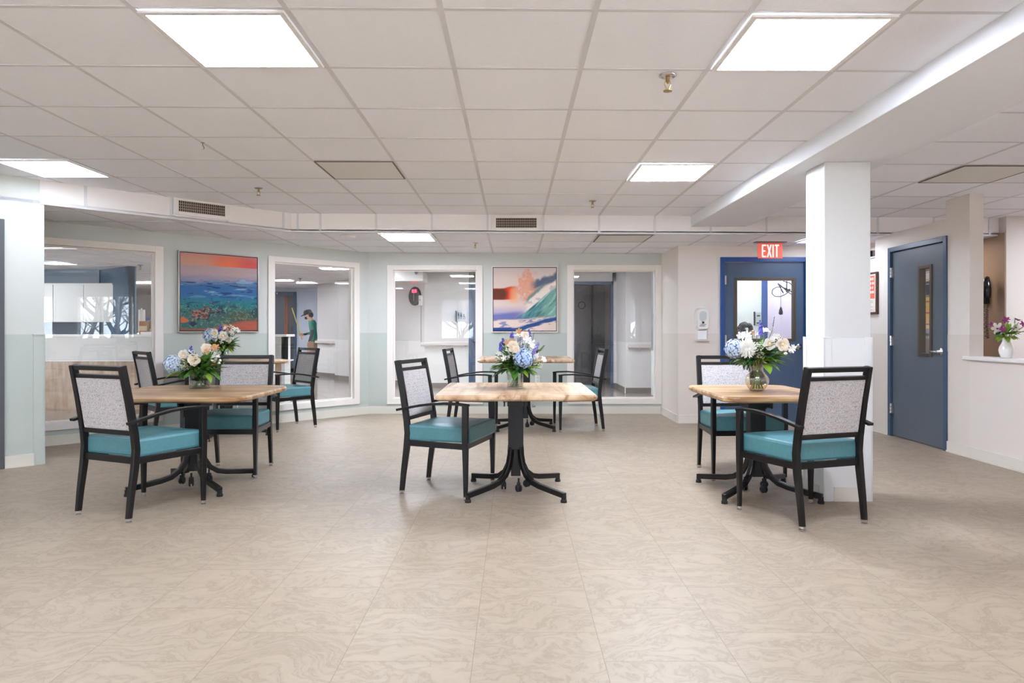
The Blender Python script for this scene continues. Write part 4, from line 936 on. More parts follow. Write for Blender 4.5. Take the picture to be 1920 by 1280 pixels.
def arrangement(label, x, y, z, vase, R0, H0, items, leaves, seed, name='flower_vase', vr=.06, vh=.13, cat='flower arrangement', vlabel=None):
    """items: (kind, dx, dz, depth(-1 front..1 back), size) measured from the vase top centre"""
    R.seed(seed); t = thing(name, label, cat, (x, y, z))
    if vase == 'cyl':
        th = .004; MB().lathe([(vr * .985, 0), (vr, .003), (vr, vh), (vr - th, vh), (vr - th, .010), (.001, .010)], 40).build('vase', VGLASS, t, smooth=True)
        MB().lathe([(vr - th - .001, .011), (vr - th - .001, vh * .75)], 32).build('water', WATER, t, smooth=True)
    elif vase == 'urn':
        pr = [(.036, 0), (.050, .006), (.066, .030), (.078, .060), (.080, .080), (.074, .100), (.058, .122), (.046, .138), (.042, .150), (.050, .175), (.064, .200), (.070, .212)]
        q = MB(); prr = pr + [(r_ - .004, z_) for r_, z_ in reversed(pr[1:])]; q.lathe(prr, 40)
        # lobed body
        vv = []
        for (a_, b_, c_) in q.v:
            if c_ < .13: k_ = 1 + .035 * math.cos(12 * math.atan2(b_, a_)) * math.sin(math.pi * min(1, c_ / .13)); vv.append((a_ * k_, b_ * k_, c_))
            else: vv.append((a_, b_, c_))
        q.v = vv; q.build('vase', AGLASS, t, smooth=True)
    elif vase == 'ceramic':
        pr = [(.034, 0), (.040, .004), (.052, .04), (.057, .065), (.054, .09), (.040, .12), (.031, .14), (.029, .155), (.034, .175), (.036, .178), (.031, .176), (.025, .155), (.027, .14), (.030, .10)]
        q = MB(); n_ = 48; k = 26; P_ = []
        prof = pr; q.lathe(prof, n_, closed=False); vv = []
        for (a_, b_, c_) in q.v:
            an = math.atan2(b_, a_); k_ = 1.0
            if .01 < c_ < .13 and math.hypot(a_, b_) > .031: k_ = 1 + .03 * math.cos(8 * an + c_ * 90) * math.cos(8 * an - c_ * 90)
            vv.append((a_ * k_, b_ * k_, c_))
        q.v = vv; q.build('vase', CERAM, t, smooth=True)
    f = MB(); top = vh
    if vase != 'ceramic':        # small fill-in blooms scattered through the dome
        xs_i = [q_[1] for q_ in items]; zs_i = [q_[2] for q_ in items]; cxm = (min(xs_i) + max(xs_i)) / 2
        for k_ in range(16):
            b_ = R.choice(items); items = items + [(R.choice(('cl', 'fil', 'cl', 'star', 'lfs')), b_[1] * R.uniform(.75, 1.05) + R.uniform(-.035, .035), b_[2] * R.uniform(.8, 1.0) + R.uniform(-.03, .02), R.uniform(-.6, 1), R.uniform(.016, .026))]
    ends = []
    for it in items:
        kind, dx, dz, dep, sz = it; ends.append(Vector((dx, dep * R0 * .5, top + dz)))
    for e in ends:       # stems run from the vase floor through the neck to each bloom
        nk = vr * (.55 if vase != 'urn' else .45); neck = Vector((e.x, e.y, 0)); 
        neck = neck * min(1, nk / max(.001, neck.length)); a = Vector((-neck.x * .8, -neck.y * .8, .014))
        f.tube([a, (neck.x * .6, neck.y * .6, top * .8), (neck.x * .9, neck.y * .9, top), (neck.x + (e.x - neck.x) * .5, neck.y + (e.y - neck.y) * .5, top + (e.z - top) * .6), e], .0024, 5, 2)
    for k in range(10 if vase != 'ceramic' else 4):
        a_ = R.uniform(0, 6.28); r_ = vr * .6; f.tube([(-r_ * math.cos(a_), -r_ * math.sin(a_), .014), (r_ * math.cos(a_ + .5) * .7, r_ * math.sin(a_ + .5) * .7, top * .98)], .0026, 5, 2)
    if vase == 'cyl':
        for k in range(9):
            a_ = R.uniform(0, 6.28); leaf(f, (R.uniform(-.3, .3) * vr, R.uniform(-.3, .3) * vr, .03 + R.uniform(0, .04)), (math.cos(a_) * .4, math.sin(a_) * .4, 1), .06, .018, R.choice((0, 1)), .1)
    for (lx, lz, dep, L, W, mi, droop) in leaves:
        d = Vector((lx, dep * R0 * .6, lz)); st = Vector((d.x * .12, d.y * .12, top + .005)); leaf(f, st + d * .35, d + Vector((0, 0, .06)), L, W, mi, droop)
    for k in range(120 if vase != 'ceramic' else 40):     # inner greenery
        a_ = R.uniform(0, 6.28); el = R.uniform(-.15, 1.1); d = Vector((math.cos(a_) * math.cos(el), math.sin(a_) * math.cos(el), math.sin(el)))
        st = Vector((d.x * R0 * .18, d.y * R0 * .18, top + .01 + max(0, d.z) * H0 * .25)); leaf(f, st, d, R0 * R.uniform(.40, .85), R0 * R.uniform(.16, .28), R.choice((0, 1, 0, 3, 0, 1) if vase != 'ceramic' else (0, 3, 3)), .6)
    f.build('foliage', [LEAF, LEAFD, STEM, LEAFL], t)
    for it, e in zip(items, ends):
        kind, dx, dz, dep, sz = it; sz *= 1.12; n = Vector((dx * 1.2, -.6 + dep * .9, dz + .05)).normalized()
        if kind in ('rose', 'rosec', 'rosep'): m = bloom_rose(e, sz, n); nm = 'rose_bloom'; ms = {'rose': [PWHITE, PINNER], 'rosec': [mat('blush_petal', (226, 212, 194), .6), PINNER], 'rosep': [PPEACH, PINNER]}[kind]
        elif kind == 'mum': m = bloom_mum(e, sz, n); nm = 'daisy_bloom'; ms = [PWHITE]
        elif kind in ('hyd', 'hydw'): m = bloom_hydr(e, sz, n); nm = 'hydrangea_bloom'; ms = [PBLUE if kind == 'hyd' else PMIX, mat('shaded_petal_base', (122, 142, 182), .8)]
        elif kind == 'lfs': m = MB(); sprig(m, e - Vector((0, 0, .03)), Vector((dx, dep * .3, .25)), sz * 3, 8, .014, 0, .2, .034); nm = 'leafy_sprig'; ms = [LEAF, LEAFD, STEM]
        elif kind == 'star': m = bloom_star(e, sz, n); nm = 'lily_bloom'; ms = [PWHITE, PBUD]
        elif kind == 'cl': m = bloom_cluster(e, sz, n); nm = 'freesia_bloom'; ms = [PWHITE]
        elif kind == 'clp': m = bloom_cluster(e, sz, n); nm = 'freesia_bloom'; ms = [PPEACH]
        elif kind == 'mag': m = bloom_cluster(e, sz, n, 3); nm = 'orchid_bloom'; ms = [PMAG]
        elif kind == 'magw': m = bloom_star(e, sz, n, 6, .3); nm = 'orchid_bloom'; ms = [PWHITE, PMAG]
        elif kind == 'fil': m = bloom_filler(e, sz, n); nm = 'filler_sprig'; ms = [PBUD, STEM]
        elif kind == 'lav': m = bloom_filler(e, sz, n, 60); nm = 'filler_sprig'; ms = [PLAV, STEM]
        elif kind == 'spk': m = bloom_spike(e, sz, Vector((dx * .6, dep * .2, .5 + abs(dz) * 2))); nm = 'delphinium_spike'; ms = [PVIO, STEM]
        elif kind == 'spl': m = bloom_spike(e, sz, Vector((dx * 1.6, dep * .2, .5)), 14); nm = 'delphinium_spike'; ms = [PLAV, STEM]
        elif kind == 'euc': m = MB(); sprig(m, e, Vector((dx * .8, 0, .6)), sz, 9, .008, 0, 0, .014); nm = 'eucalyptus_sprig'; ms = [LEAFD, LEAFD, STEM]
        elif kind == 'fern': m = MB(); sprig(m, e, Vector((dx * 1.3, dep * .3, dz * .5)), sz, 14, .010, 0, .9, .035); nm = 'fern_frond'; ms = [LEAFD, LEAFD, STEM]
        elif kind == 'bud':
            m = MB(); v = MB(); v.lathe([(.0005, -.02), (.009, -.006), (.011, .006), (.007, .018), (.001, .024)], 8); M_ = Vector((0, 0, 1)).rotation_difference(n).to_matrix().to_4x4(); M_.translation = e
            m.add([M_ @ Vector(p) for p in v.v], v.f); nm = 'tulip_bud'; ms = [PBUD]
        m.build(nm, ms, t, smooth=kind in ('rose', 'rosec', 'rosep', 'bud'))
    return t
# centre
k = 4.93 / F
def it(kind, X, Y, dep, sz, cx=966, ty=694, kk=k): return (kind, (X - cx) * kk, (ty - Y) * kk, dep, sz)
c_items = [it('hyd', 982, 671, -1.0, .062), it('rosec', 963, 650, -.7, .040), it('clp', 956, 641, -.2, .034), it('clp', 977, 623, .3, .030), it('rosec', 984, 630, 0, .030), it('cl', 971, 634, -.1, .036),
    it('lav', 976, 636, -.3, .024), it('lav', 980, 652, -.9, .026), it('cl', 991, 642, -.4, .040), it('cl', 950, 662, -.7, .034), it('cl', 948, 672, -.8, .030), it('cl', 1008, 668, -.5, .032), it('cl', 1016, 676, -.3, .028),
    it('cl', 932, 664, -.1, .026), it('cl', 1002, 656, -.5, .028), it('cl', 960, 668, -.9, .032), it('spk', 992, 632, .2, .05), it('spk', 994, 640, -.2, .04), it('spl', 1004, 655, -.3, .05), it('spk', 960, 634, .4, .04), it('spk', 940, 655, -.1, .05), it('spk', 944, 645, .1, .04),
    it('spl', 1000, 662, -.6, .04), it('fil', 932, 672, -.4, .022), it('euc', 998, 645, .4, .07), it('rosec', 968, 655, -.9, .026), it('fil', 1012, 684, -.5, .02), it('cl', 998, 668, -.6, .026)]
c_leaves = [(-.16, .02, -.6, .12, .035, 0, .8), (-.17, .0, 0, .13, .03, 1, .9), (-.12, .04, -.9, .12, .04, 0, .9), (.15, .02, -.7, .13, .055, 3, .5), (.12, .0, -.9, .12, .045, 0, .9), (.17, .01, -.2, .12, .04, 0, .7), (-.14, -.02, -.7, .11, .03, 1, .9), (.08, -.02, -1, .11, .04, 3, 1.2), (-.02, -.01, -1.1, .09, .05, 0, 1.2), (-.09, -.01, -1, .10, .03, 1, 1.0),
            (-.13, .1, 0, .13, .03, 0, .4), (.15, .08, .2, .12, .03, 0, .5), (.05, .0, 1, .15, .05, 0, .6), (-.06, .0, 1, .15, .05, 0, .6), (.14, .02, .7, .13, .045, 1, .6), (-.14, .02, .7, .13, .045, 1, .6), (.03, .0, -1.1, .10, .05, 1, 1.1), (.11, .03, -1, .10, .05, 0, 1.0)]
arrangement('glass cylinder vase with pale blue hydrangea and violet delphinium on the centre table', .008, 4.93, .7352, 'cyl', .20, .25, c_items, c_leaves, 11, vr=.059, vh=.125)
# left near
k = 5.28 / F
L = lambda kind, X, Y, dep, sz: it(kind, X, Y, dep, sz, 374, 700, k)
l_items = [L('hydw', 334, 684, -.8, .062), L('rose', 350, 668, -.4, .040), L('rosec', 376, 676, -1.0, .044), L('rosec', 387, 656, .1, .038), L('clp', 400, 656, .2, .034), L('clp', 391, 662, -.1, .026), L('spk', 361, 664, -.2, .05), L('fil', 352, 681, -1.0, .034), L('fil', 358, 688, -1.0, .026),
    L('bud', 410, 670, -.3, .02), L('bud', 417, 677, -.4, .02), L('bud', 416, 682, -.5, .02), L('bud', 404, 676, -.6, .02), L('rose', 345, 666, -.3, .024), L('cl', 408, 669, -.2, .022), L('euc', 383, 660, .4, .06), L('fil', 345, 692, -.8, .024)]
l_leaves = [(-.17, -.03, -.7, .17, .055, 3, .7), (-.13, -.02, -1, .16, .05, 3, .6), (.15, -.01, -.6, .17, .055, 0, 1.2), (.17, .05, -.4, .17, .05, 0, .5), (.13, .08, -.6, .15, .045, 0, .2), (.10, .11, -.5, .15, .05, 0, .1), (.17, .02, -.7, .16, .05, 1, .7), (-.15, .05, .5, .15, .04, 1, .4), (.06, .14, -.2, .12, .045, 0, .0), (-.04, .15, .1, .10, .03, 1, 0), (.12, -.03, -.9, .14, .05, 3, 1.3), (.05, 0, 1, .15, .05, 0, .6), (-.06, .0, 1, .15, .05, 0, .6), (.14, .02, .7, .15, .05, 0, .6), (.09, .05, -.9, .13, .05, 0, .5)]
arrangement('glass cylinder vase with white roses and washed blue hydrangea on the near left table', px(374, 5.28), 5.28, .7032, 'cyl', .19, .20, l_items, l_leaves, 23, vr=.073, vh=.120)
# far left
k = 7.5 / F
L2 = lambda kind, X, Y, dep, sz: it(kind, X, Y, dep, sz, 418, 665, k)
f_items = [L2('hydw', 398, 642, -.3, .075), L2('rose', 426, 643, -.9, .048), L2('rose', 409, 639, -.8, .045), L2('rose', 434, 650, -.7, .034), L2('cl', 417, 652, -.9, .036), L2('spk', 416, 638, -.1, .09), L2('spk', 412, 634, .1, .06), L2('cl', 426, 630, -.1, .034), L2('cl', 438, 635, .2, .045), L2('cl', 445, 632, .2, .03), L2('clp', 418, 626, .4, .03), L2('euc', 383, 650, .1, .10), L2('fil', 430, 628, .2, .04), L2('cl', 396, 648, -.6, .03)]
f_leaves = [(.15, .06, -.3, .16, .05, 0, .5), (.16, .10, 0, .14, .05, 3, .3), (.12, .0, -.8, .16, .05, 1, .8), (.16, .02, -.3, .15, .05, 0, .8), (-.12, .02, -.5, .14, .05, 1, .7), (.05, -.02, -1, .12, .05, 0, 1), (.10, .16, .1, .12, .04, 0, .1), (-.06, .02, 1, .15, .05, 0, .6), (.08, .02, 1, .15, .05, 0, .6)]
arrangement('farther flower vase with white roses on the far left table, partly hidden', px(418, 7.5), 7.5, .8262, 'cyl', .20, .22, f_items, f_leaves, 31, vr=.06, vh=.13)
# right
k = 4.84 / F
L3 = lambda kind, X, Y, dep, sz: it(kind, X, Y, dep, sz, 1419, 678, k)
r_items = [L3('hydw', 1374, 654, -.4, .060), L3('mum', 1392, 652, -1.0, .062), L3('rose', 1433, 645, -.9, .040), L3('rosec', 1456, 646, -.9, .042), L3('cl', 1403, 631, 0, .036), L3('clp', 1413, 626, .2, .03), L3('cl', 1436, 624, .2, .034), L3('spk', 1425, 621, -.1, .07), L3('spk', 1424, 628, -.3, .05),
    L3('fil', 1413, 651, -1.1, .034), L3('fil', 1416, 664, -1.1, .024), L3('cl', 1449, 634, -.2, .03), L3('fil', 1460, 633, .1, .03), L3('bud', 1485, 652, -.3, .02), L3('bud', 1475, 658, -.6, .02), L3('bud', 1463, 662, -.9, .02), L3('euc', 1450, 620, .2, .085), L3('cl', 1466, 650, -.6, .024), L3('star', 1478, 655, -.4, .028),
    L3('fern', 1378, 672, -.4, .07), L3('fern', 1392, 682, -.9, .06), L3('fern', 1400, 676, -.8, .06), L3('cl', 1397, 636, -.2, .03), L3('star', 1390, 630, .1, .03)]
r_leaves = [(-.16, -.005, -.7, .14, .035, 1, .8), (-.17, .02, -.3, .14, .04, 1, .8), (-.12, -.01, -1, .13, .035, 1, .9), (.12, .0, -1.0, .12, .05, 0, .9), (.14, .03, -.8, .15, .05, 0, .5), (.17, .03, -.4, .17, .045, 0, .9), (.16, .05, -.5, .13, .045, 3, .4), (.15, -.01, -.6, .15, .04, 1, .9), (.07, .0, -1.1, .11, .06, 3, .7), (.13, .07, -.7, .12, .045, 0, .2), (.03, .03, -1.1, .09, .05, 0, .8), (.05, -.06, -.9, .10, .085, 3, 1.6), (-.02, .12, .2, .12, .035, 0, 0), (-.10, .12, .1, .12, .03, 0, .1), (.05, .0, 1, .15, .05, 0, .6), (-.06, .0, 1, .15, .05, 0, .6), (-.14, .02, .6, .13, .045, 1, .6)]
arrangement('smoked glass urn vase of white flowers on the right table', px(1419, 4.84), 4.84, .7222, 'urn', .20, .22, r_items, r_leaves, 47, vr=.075, vh=.205)
# ledge vase
k = 5.85 / F
L4 = lambda kind, X, Y, dep, sz: it(kind, X, Y, dep, sz, 1891, 634, k)
s_items = [L4('magw', 1866, 617, -.6, .05), L4('mag', 1873, 618, -.7, .035), L4('mag', 1866, 610, -.2, .03), L4('mag', 1892, 604, 0, .035), L4('mag', 1914, 605, 0, .04), L4('magw', 1904, 615, -.4, .035), L4('mag', 1922, 612, -.2, .035), L4('euc', 1906, 612, 0, .06), L4('fern', 1872, 622, -.4, .06), L4('fil', 1900, 624, -.6, .03)]
s_leaves = [(-.10, .0, -.6, .12, .03, 3, 1.2), (.10, .03, -.5, .12, .03, 3, .5), (.05, .08, -.6, .12, .025, 3, .1), (-.03, .08, -.6, .12, .025, 3, .1), (.12, .06, 0, .12, .02, 0, .4), (-.14, .06, .1, .11, .02, mi if False else 0, .3)]
arrangement('white textured ceramic vase with purple flowers on the right ledge', 4.205, 5.87, .9122, 'ceramic', .15, .17, s_items, s_leaves, 53, vr=.03, vh=.172)

# ------------------------------------------------------------------ wall things
# dispenser
Yd = YE; h = thing('sanitizer_dispenser', 'white wall hand sanitizer dispenser left of the blue exit door', 'dispenser', (px(1315, Yd), Yd, pz(619, Yd)))
def rr(w_, hh, r_, n=5, cx=0, cz=0):
    o = []
    for (sx, sz, a0) in ((1, 1, 0), (-1, 1, 90), (-1, -1, 180), (1, -1, 270)):
        for i in range(n + 1):
            a = math.radians(a0 + 90 * i / n); o.append((cx + sx * (w_ / 2 - r_) + r_ * math.cos(a), cz + sz * (hh / 2 - r_) + r_ * math.sin(a)))
    return o
XZ = Matrix(((1, 0, 0, 0), (0, 0, -1, 0), (0, 1, 0, 0), (0, 0, 0, 1)))
MB().prism(rr(.170, .275, .045, cz=.135), 0.002, .085, 0, XZ, top=rr(.14, .25, .04, cz=.14)).build('housing', PLASTIC, h, bevel=.004)
MB().prism(rr(.085, .12, .04, cz=.175), .084, .089, 0, XZ).build('viewing_window', mat('clear_grey_plastic', (196, 200, 204), .15), h)
q = MB(); q.prism(rr(.026, .026, .004, cz=.095), .086, .088, 0, XZ); q.box(-.035, .035, -.088, -.086, .068, .074); q.box(-.045, .020, -.088, -.086, .050, .057); q.build('printing', INK, h)
MB().box(-.055, .055, -.06, -.002, -.115, .0).build('drip_guard', mat('frosted_plastic', (236, 236, 238), .3), h, bevel=.01)
MB().box(-.080, .080, -.085, -.002, -.128, -.118).build('drip_tray', PLASTIC, h, bevel=.003)
def outlet(x, y, z, rz, label, m=PLASTIC):
    h = thing('power_outlet', label, 'outlet', (x, y, z), rz); MB().box(-.036, .036, -.009, -.0, -.058, .058).build('cover_plate', m, h, bevel=.003)
    q = MB()
    for dz in (-.024, .024): q.prism(rr(.034, .028, .012, cz=dz), .009, .0105, 0, XZ)
    q.build('socket', mat('outlet_face', (214, 210, 206), .4), h)
outlet(px(1008, YB), YB, pz(711, YB), 0, 'white wall outlet low on the back wall behind the far table')
# poster on the right wall
h = thing('framed_poster', 'brown framed orange notice on the right wall beyond the pillar', 'poster', (RX, 7.98, 1.57), -math.pi / 2)
MB().box(-.23, .23, -.025, -.001, -.24, .24).build('poster_frame', mat('brown_frame', (78, 48, 38), .4), h, bevel=.003)
q = MB(); q.box(-.205, .205, -.028, -.0255, -.215, .215, 0); q.box(-.19, .19, -.0295, -.028, -.06, .20, 1)
for r_ in range(4):
    zz = .165 - r_ * .05
    for c_ in range(9):
        wv_ = R.uniform(.018, .034); x = -.17 + c_ * .039; q.box(x, x + wv_, -.031, -.0295, zz - .016, zz + .012, 0)
for r_ in range(7): q.box(-.17, .17 - R.uniform(0, .08), -.0295, -.028, -.09 - r_ * .017, -.086 - r_ * .017, 2)
q.build('printed_sheet', [mat('paper_white', (236, 226, 216), .7), mat('orange_print', (228, 106, 76), .7), mat('grey_ink', (150, 140, 136), .7)], h)
# things on the browned side wall seen through the slate door lite
def sheet_thing(nm, label, y, z, w_, hh, m1, m2, rows=6):
    h = thing(nm, label, 'poster', (5.284, y, z), -math.pi / 2); q = MB(); q.box(-w_ / 2, w_ / 2, -.004, -.001, -hh / 2, hh / 2, 0)
    for r_ in range(rows): zz = hh * .36 - r_ * hh * .72 / max(1, rows - 1); q.box(-w_ * .4, w_ * R.uniform(.15, .4), -.0055, -.004, zz - hh * .02, zz + hh * .02, 1)
    q.build('printed_sheet', [m1, m2], h)
sheet_thing('wall_notice', 'yellow notice with red mark seen through the slate door glass', 8.90, 1.37, .6, .40, YEL, RED, 5)
sheet_thing('wall_notice', 'dark blue notice above the yellow one behind the slate door', 8.90, 1.68, .6, .16, mat('navy_print', (34, 36, 60), .6), mat('white_print', (230, 230, 230), .6), 2)
sheet_thing('wall_notice', 'red and white notice topmost behind the slate door glass', 8.90, 1.84, .6, .12, mat('white_print', (230, 230, 230), .6), RED, 2)
q = MB(); q.box(4.72, 5.27, 8.3, 8.75, 0, 1.08, 0); q.box(4.70, 5.28, 8.28, 8.77, 1.08, 1.11, 1)
tag(q.build('storage_cabinet', [mat('grey_cabinet', (176, 172, 170), .5), mat('dark_top', (60, 58, 60), .5)], bevel=.003), 'grey cabinet glimpsed through the slate door glass', 'cabinet')
light_panel(4.75, 7.95, zl(4.75) - .004, .5, .5, 'ceiling light in the nook behind the slate door', None, emis('nook_glow', (255, 240, 220), 2.5))
# telephone
h = thing('wall_telephone', 'black wall telephone with coiled cord in the opening above the ledge', 'telephone', (5.285, 7.60, 1.60))
MB().box(-.06, -.002, .03, .20, -.16, .12).build('phone_body', RUBBER, h, bevel=.01)
MB().tube([(-.085, -.055, -.10), (-.105, -.06, -.08), (-.10, -.062, .0), (-.105, -.06, .10), (-.085, -.055, .13)], [.034, .046, .044, .036, .018], 14).build('handset', mat('black_gloss', (20, 20, 22), .15), h, smooth=True)
pts = []
for i in range(150):
    t_ = i / 149; a = i * .9; z = -.12 - .42 * t_; r_ = .004 if t_ < .25 else .014; pts.append((-.085 + r_ * math.cos(a), -.06 + .02 * math.sin(t_ * 3) + r_ * math.sin(a), z))
for i in range(60):
    t_ = i / 59; a = i * .9 + 5; pts.append((-.085 + .014 * math.cos(a), -.04 + .07 * t_ + .014 * math.sin(a), -.54 + .36 * t_))
MB().tube(pts, .003, 5).build('coiled_cord', RUBBER, h)

# ------------------------------------------------------------------ nurse station
cx0, cx1 = -11.0, px(548, 10.1)
h = thing('reception_counter', 'long reception counter with white top and pale wood front behind the left windows', 'counter', (0, 0, 0))
zc = 1.090
MB().box(cx0, cx1, 9.85, 10.22, zc - .035, zc).build('countertop', LAMIN, h, bevel=.003)
MB().box(cx0, cx1 - .06, 9.95, 10.10, .72, zc - .035).build('upper_panel', mat('off_white_panel', (192, 186, 182), .25), h)
MB().box(cx0, cx1, 9.90, 10.16, .70, .72).build('shelf_edge', LAMIN, h)
q = MB(); q.box(cx0, cx1 - .08, 9.98, 10.10, .0, .70)
q.build('base_panel', OAK, h)
MB().box(cx1 - .11, cx1 - .06, 9.95, 10.20, .0, zc - .035).build('end_panel', LAMIN, h)
MB().box(cx0, cx1 - .3, 10.10, 10.75, .70, .74).build('desk', LAMIN, h)
# wall cabinets
xa, xb = px(82, 12.8) - 1.5, px(217, 12.8); n = 5
zt, zb = pz(531, 12.8), 1.30
for k_ in range(n):
    a = xa + (xb - xa) * k_ / n; b = xa + (xb - xa) * (k_ + 1) / n
    c = thing('wall_cabinet', ['grey wall cabinet, leftmost over the nurse station', 'grey wall cabinet, second from left over the nurse station', 'grey wall cabinet, middle one over the nurse station', 'grey wall cabinet, second from right over the nurse station', 'grey wall cabinet, rightmost next to the blue wall'][k_], 'cabinet', (a, 12.75, zb), 0, 'cabinets over the nurse station')
    MB().box(0, b - a, .02, .34, 0, zt - zb).build('body', CABIN, c); MB().box(.004, b - a - .004, 0, .019, .004, zt - zb - .03).build('door', CABIN, c, bevel=.002)
# items on the counter end
def on(pxv, Y): return px(pxv, Y)
h = thing('paper_towel_roll', 'upright white paper roll on the reception counter', 'paper roll', (on(266, 10.12), 10.12, zc)); MB().lathe([(.045, .02), (.045, .36), (.02, .36), (.02, .02)], 20, closed=True).build('roll', PWHITE, h, smooth=False); MB().lathe([(.07, 0), (.07, .02), (.008, .02), (.008, .38), (.001, .385)], 16).build('holder', CHROME, h)
h = thing('carton', 'brown and white carton on the reception counter', 'box', (on(268, 9.93), 9.93, zc)); MB().box(-.04, .04, -.03, .03, 0, .19).build('carton_body', mat('kraft', (170, 122, 74), .7), h, bevel=.002); MB().box(-.041, .041, -.031, .031, .05, .12).build('carton_label', mat('beige_label', (220, 200, 170), .7), h)
h = thing('spray_bottle', 'white bottle with blue trigger on the reception counter', 'bottle', (on(278, 10.03), 10.03, zc)); MB().lathe([(.03, 0), (.032, .01), (.032, .15), (.014, .18), (.012, .20)], 16).build('bottle_body', PWHITE, h, smooth=True); MB().box(-.035, .02, -.012, .012, .20, .235).box(-.035, -.025, -.008, .008, .16, .20).build('trigger', mat('blue_plastic', (40, 80, 160), .4), h, bevel=.004)
h = thing('carton', 'small orange brown carton at the window end of the counter', 'box', (on(285, 10.02), 10.02, zc)); MB().box(-.03, .03, -.03, .03, 0, .19).build('carton_body', mat('orange_kraft', (196, 140, 80), .7), h, bevel=.002); MB().box(-.031, .031, -.031, .031, .03, .08).build('carton_label', MATS['beige_label'], h)
h = thing('paper_tray', 'low white paper tray on the reception counter', 'tray', (on(276, 9.88), 9.88, zc)); MB().box(-.10, .10, -.0, .05, 0, .035).build('tray_body', PLASTIC, h, bevel=.004)

# ------------------------------------------------------------------ hall things
# digital wall clock on the 45 degree hall wall (normal towards the camera side)
hw = math.atan2(YD - 16.12, -1.776 + 4.2)
def on_hall(pxv):     # point on the wall line through (-4.2,16.12)-(-1.776,13.7)
    u = (pxv - CX) / F; s = 16.12 - 4.2; Y = (s) / (1 + u); return u * Y, Y
X_, Y_ = on_hall(779); z_ = pz(555, Y_)
h = thing('wall_clock', 'dark oval wall clock with red digits in the third window', 'clock', (X_, Y_, z_), hw)
Rr = Matrix.Rotation(math.pi / 2, 4, 'X')
v = MB(); v.lathe([(.19, 0), (.19, .03), (.17, .045), (.165, .035), (.001, .033)], 36); q = MB(); q.add([Rr @ Vector(p) for p in v.v], v.f); q.build('clock_case', mat('clock_black', (34, 32, 36), .3), h, smooth=False)
q = MB()
def seg7(q, x, z, s, on_):
    w_, hh, t_ = .03 * s, .055 * s, .008 * s
    S7 = {'a': (0, w_, hh - t_, hh), 'd': (0, w_, 0, t_), 'g': (0, w_, hh / 2 - t_ / 2, hh / 2 + t_ / 2), 'f': (0, t_, hh / 2, hh), 'e': (0, t_, 0, hh / 2), 'b': (w_ - t_, w_, hh / 2, hh), 'c': (w_ - t_, w_, 0, hh / 2)}
    for k_ in on_: a = S7[k_]; q.box(x + a[0], x + a[1], -.046, -.040, z + a[2], z + a[3])
for i, on_ in enumerate(('bc', 'abged', 'abcd', 'acdfg')): seg7(q, -.06 + i * .045 - .02, .07, 1.1, on_)
q.build('digits', emis('red_digits', (255, 40, 60), 3.0), h)
v = MB(); v.box(-.002, .002, -.045, -.040, -.02, .10); v.box(-.003, .003, -.045, -.040, -.10, .0); v.build('clock_hand', PLASTIC, h)
X_, Y_ = on_hall(791); h = thing('control_box', 'small white control box with hanging cable beside the dark clock', 'control box', (X_, Y_, pz(563, Y_)), hw)
MB().box(-.045, .045, -.05, -.001, -.10, .10).build('box_body', PLASTIC, h, bevel=.004); MB().box(-.008, .008, -.053, -.05, .0, .02).build('button', INK, h)
MB().tube([(0, -.02, -.10), (.004, -.02, -.3), (-.006, -.02, -.5), (.004, -.02, -.7), (0, -.02, -.92)], .004, 6).build('cable', RUBBER, h)
def handrail(label, x0, x1, y, z, mm):
    h = thing('handrail', label, 'handrail', (0, 0, 0)); MB().box(x0, x1, y - .09, y - .05, z - .03, z + .03).build('rail', mm, h, bevel=.012)
    n = 3
    for i in range(n):
        x = x0 + (x1 - x0) * (.08 + .84 * i / (n - 1)); MB().tube([(x, y - .055, z - .02), (x, y - .02, z - .05), (x, y, z - .05)], .012, 8).build('bracket', FRAMEW, h)
handrail('white handrail on the hall wall behind the third window', px(788, YD - .1), px(878, YD - .1), YD, .875, mat('cream_rail', (206, 198, 192), .4))
handrail('white handrail on the hall wall behind the right back window', 2.06, 2.52, 12.55, .855, MATS['cream_rail'])
# railing on the corridor corner wall
h = thing('handrail', 'white handrail on the corridor wall beside the man', 'handrail', (-4.93, 17.25, 0), -math.pi / 4); MB().box(.02, 1.2, -.09, -.05, .83, .89).build('rail', MATS['cream_rail'], h, bevel=.01)
for x in (.1, .6, 1.1): MB().tube([(x, -.055, .84), (x, -.02, .81), (x, 0, .81)], .012, 8).build('bracket', FRAMEW, h)
# restroom flag sign
Yr = YD; xr = px(855, Yr - .1); h = thing('restroom_sign', 'projecting restroom sign with man, woman and wheelchair symbols', 'sign', (xr, Yr, pz(594, Yr)))
MB().box(-.012, .012, -.14, -.0, -.12, .12).build('sign_bracket', mat('dark_bracket', (58, 56, 62), .4), h)
MB().box(.012, .21, -.012, -.002, -.09, .12).build('sign_plate', mat('pale_plate', (206, 206, 210), .4), h)
q = MB()
for (cx_, sk) in ((.045, 0), (.095, 1)):
    q.ball((cx_, -.014, .085), .010, 6); q.box(cx_ - .012, cx_ + .012, -.016, -.012, .02, .07)
    if sk: q.add([(cx_ - .012, -.014, .05), (cx_ + .012, -.014, .05), (cx_ + .022, -.014, .005), (cx_ - .022, -.014, .005)], [(0, 1, 2, 3)])
    q.box(cx_ - .010, cx_ - .003, -.016, -.012, -.04, .02); q.box(cx_ + .003, cx_ + .010, -.016, -.012, -.04, .02)
q.ball((.150, -.014, .05), .008, 6); q.box(.145, .155, -.016, -.012, -.0, .042); q.box(.15, .172, -.016, -.012, -.002, .006)
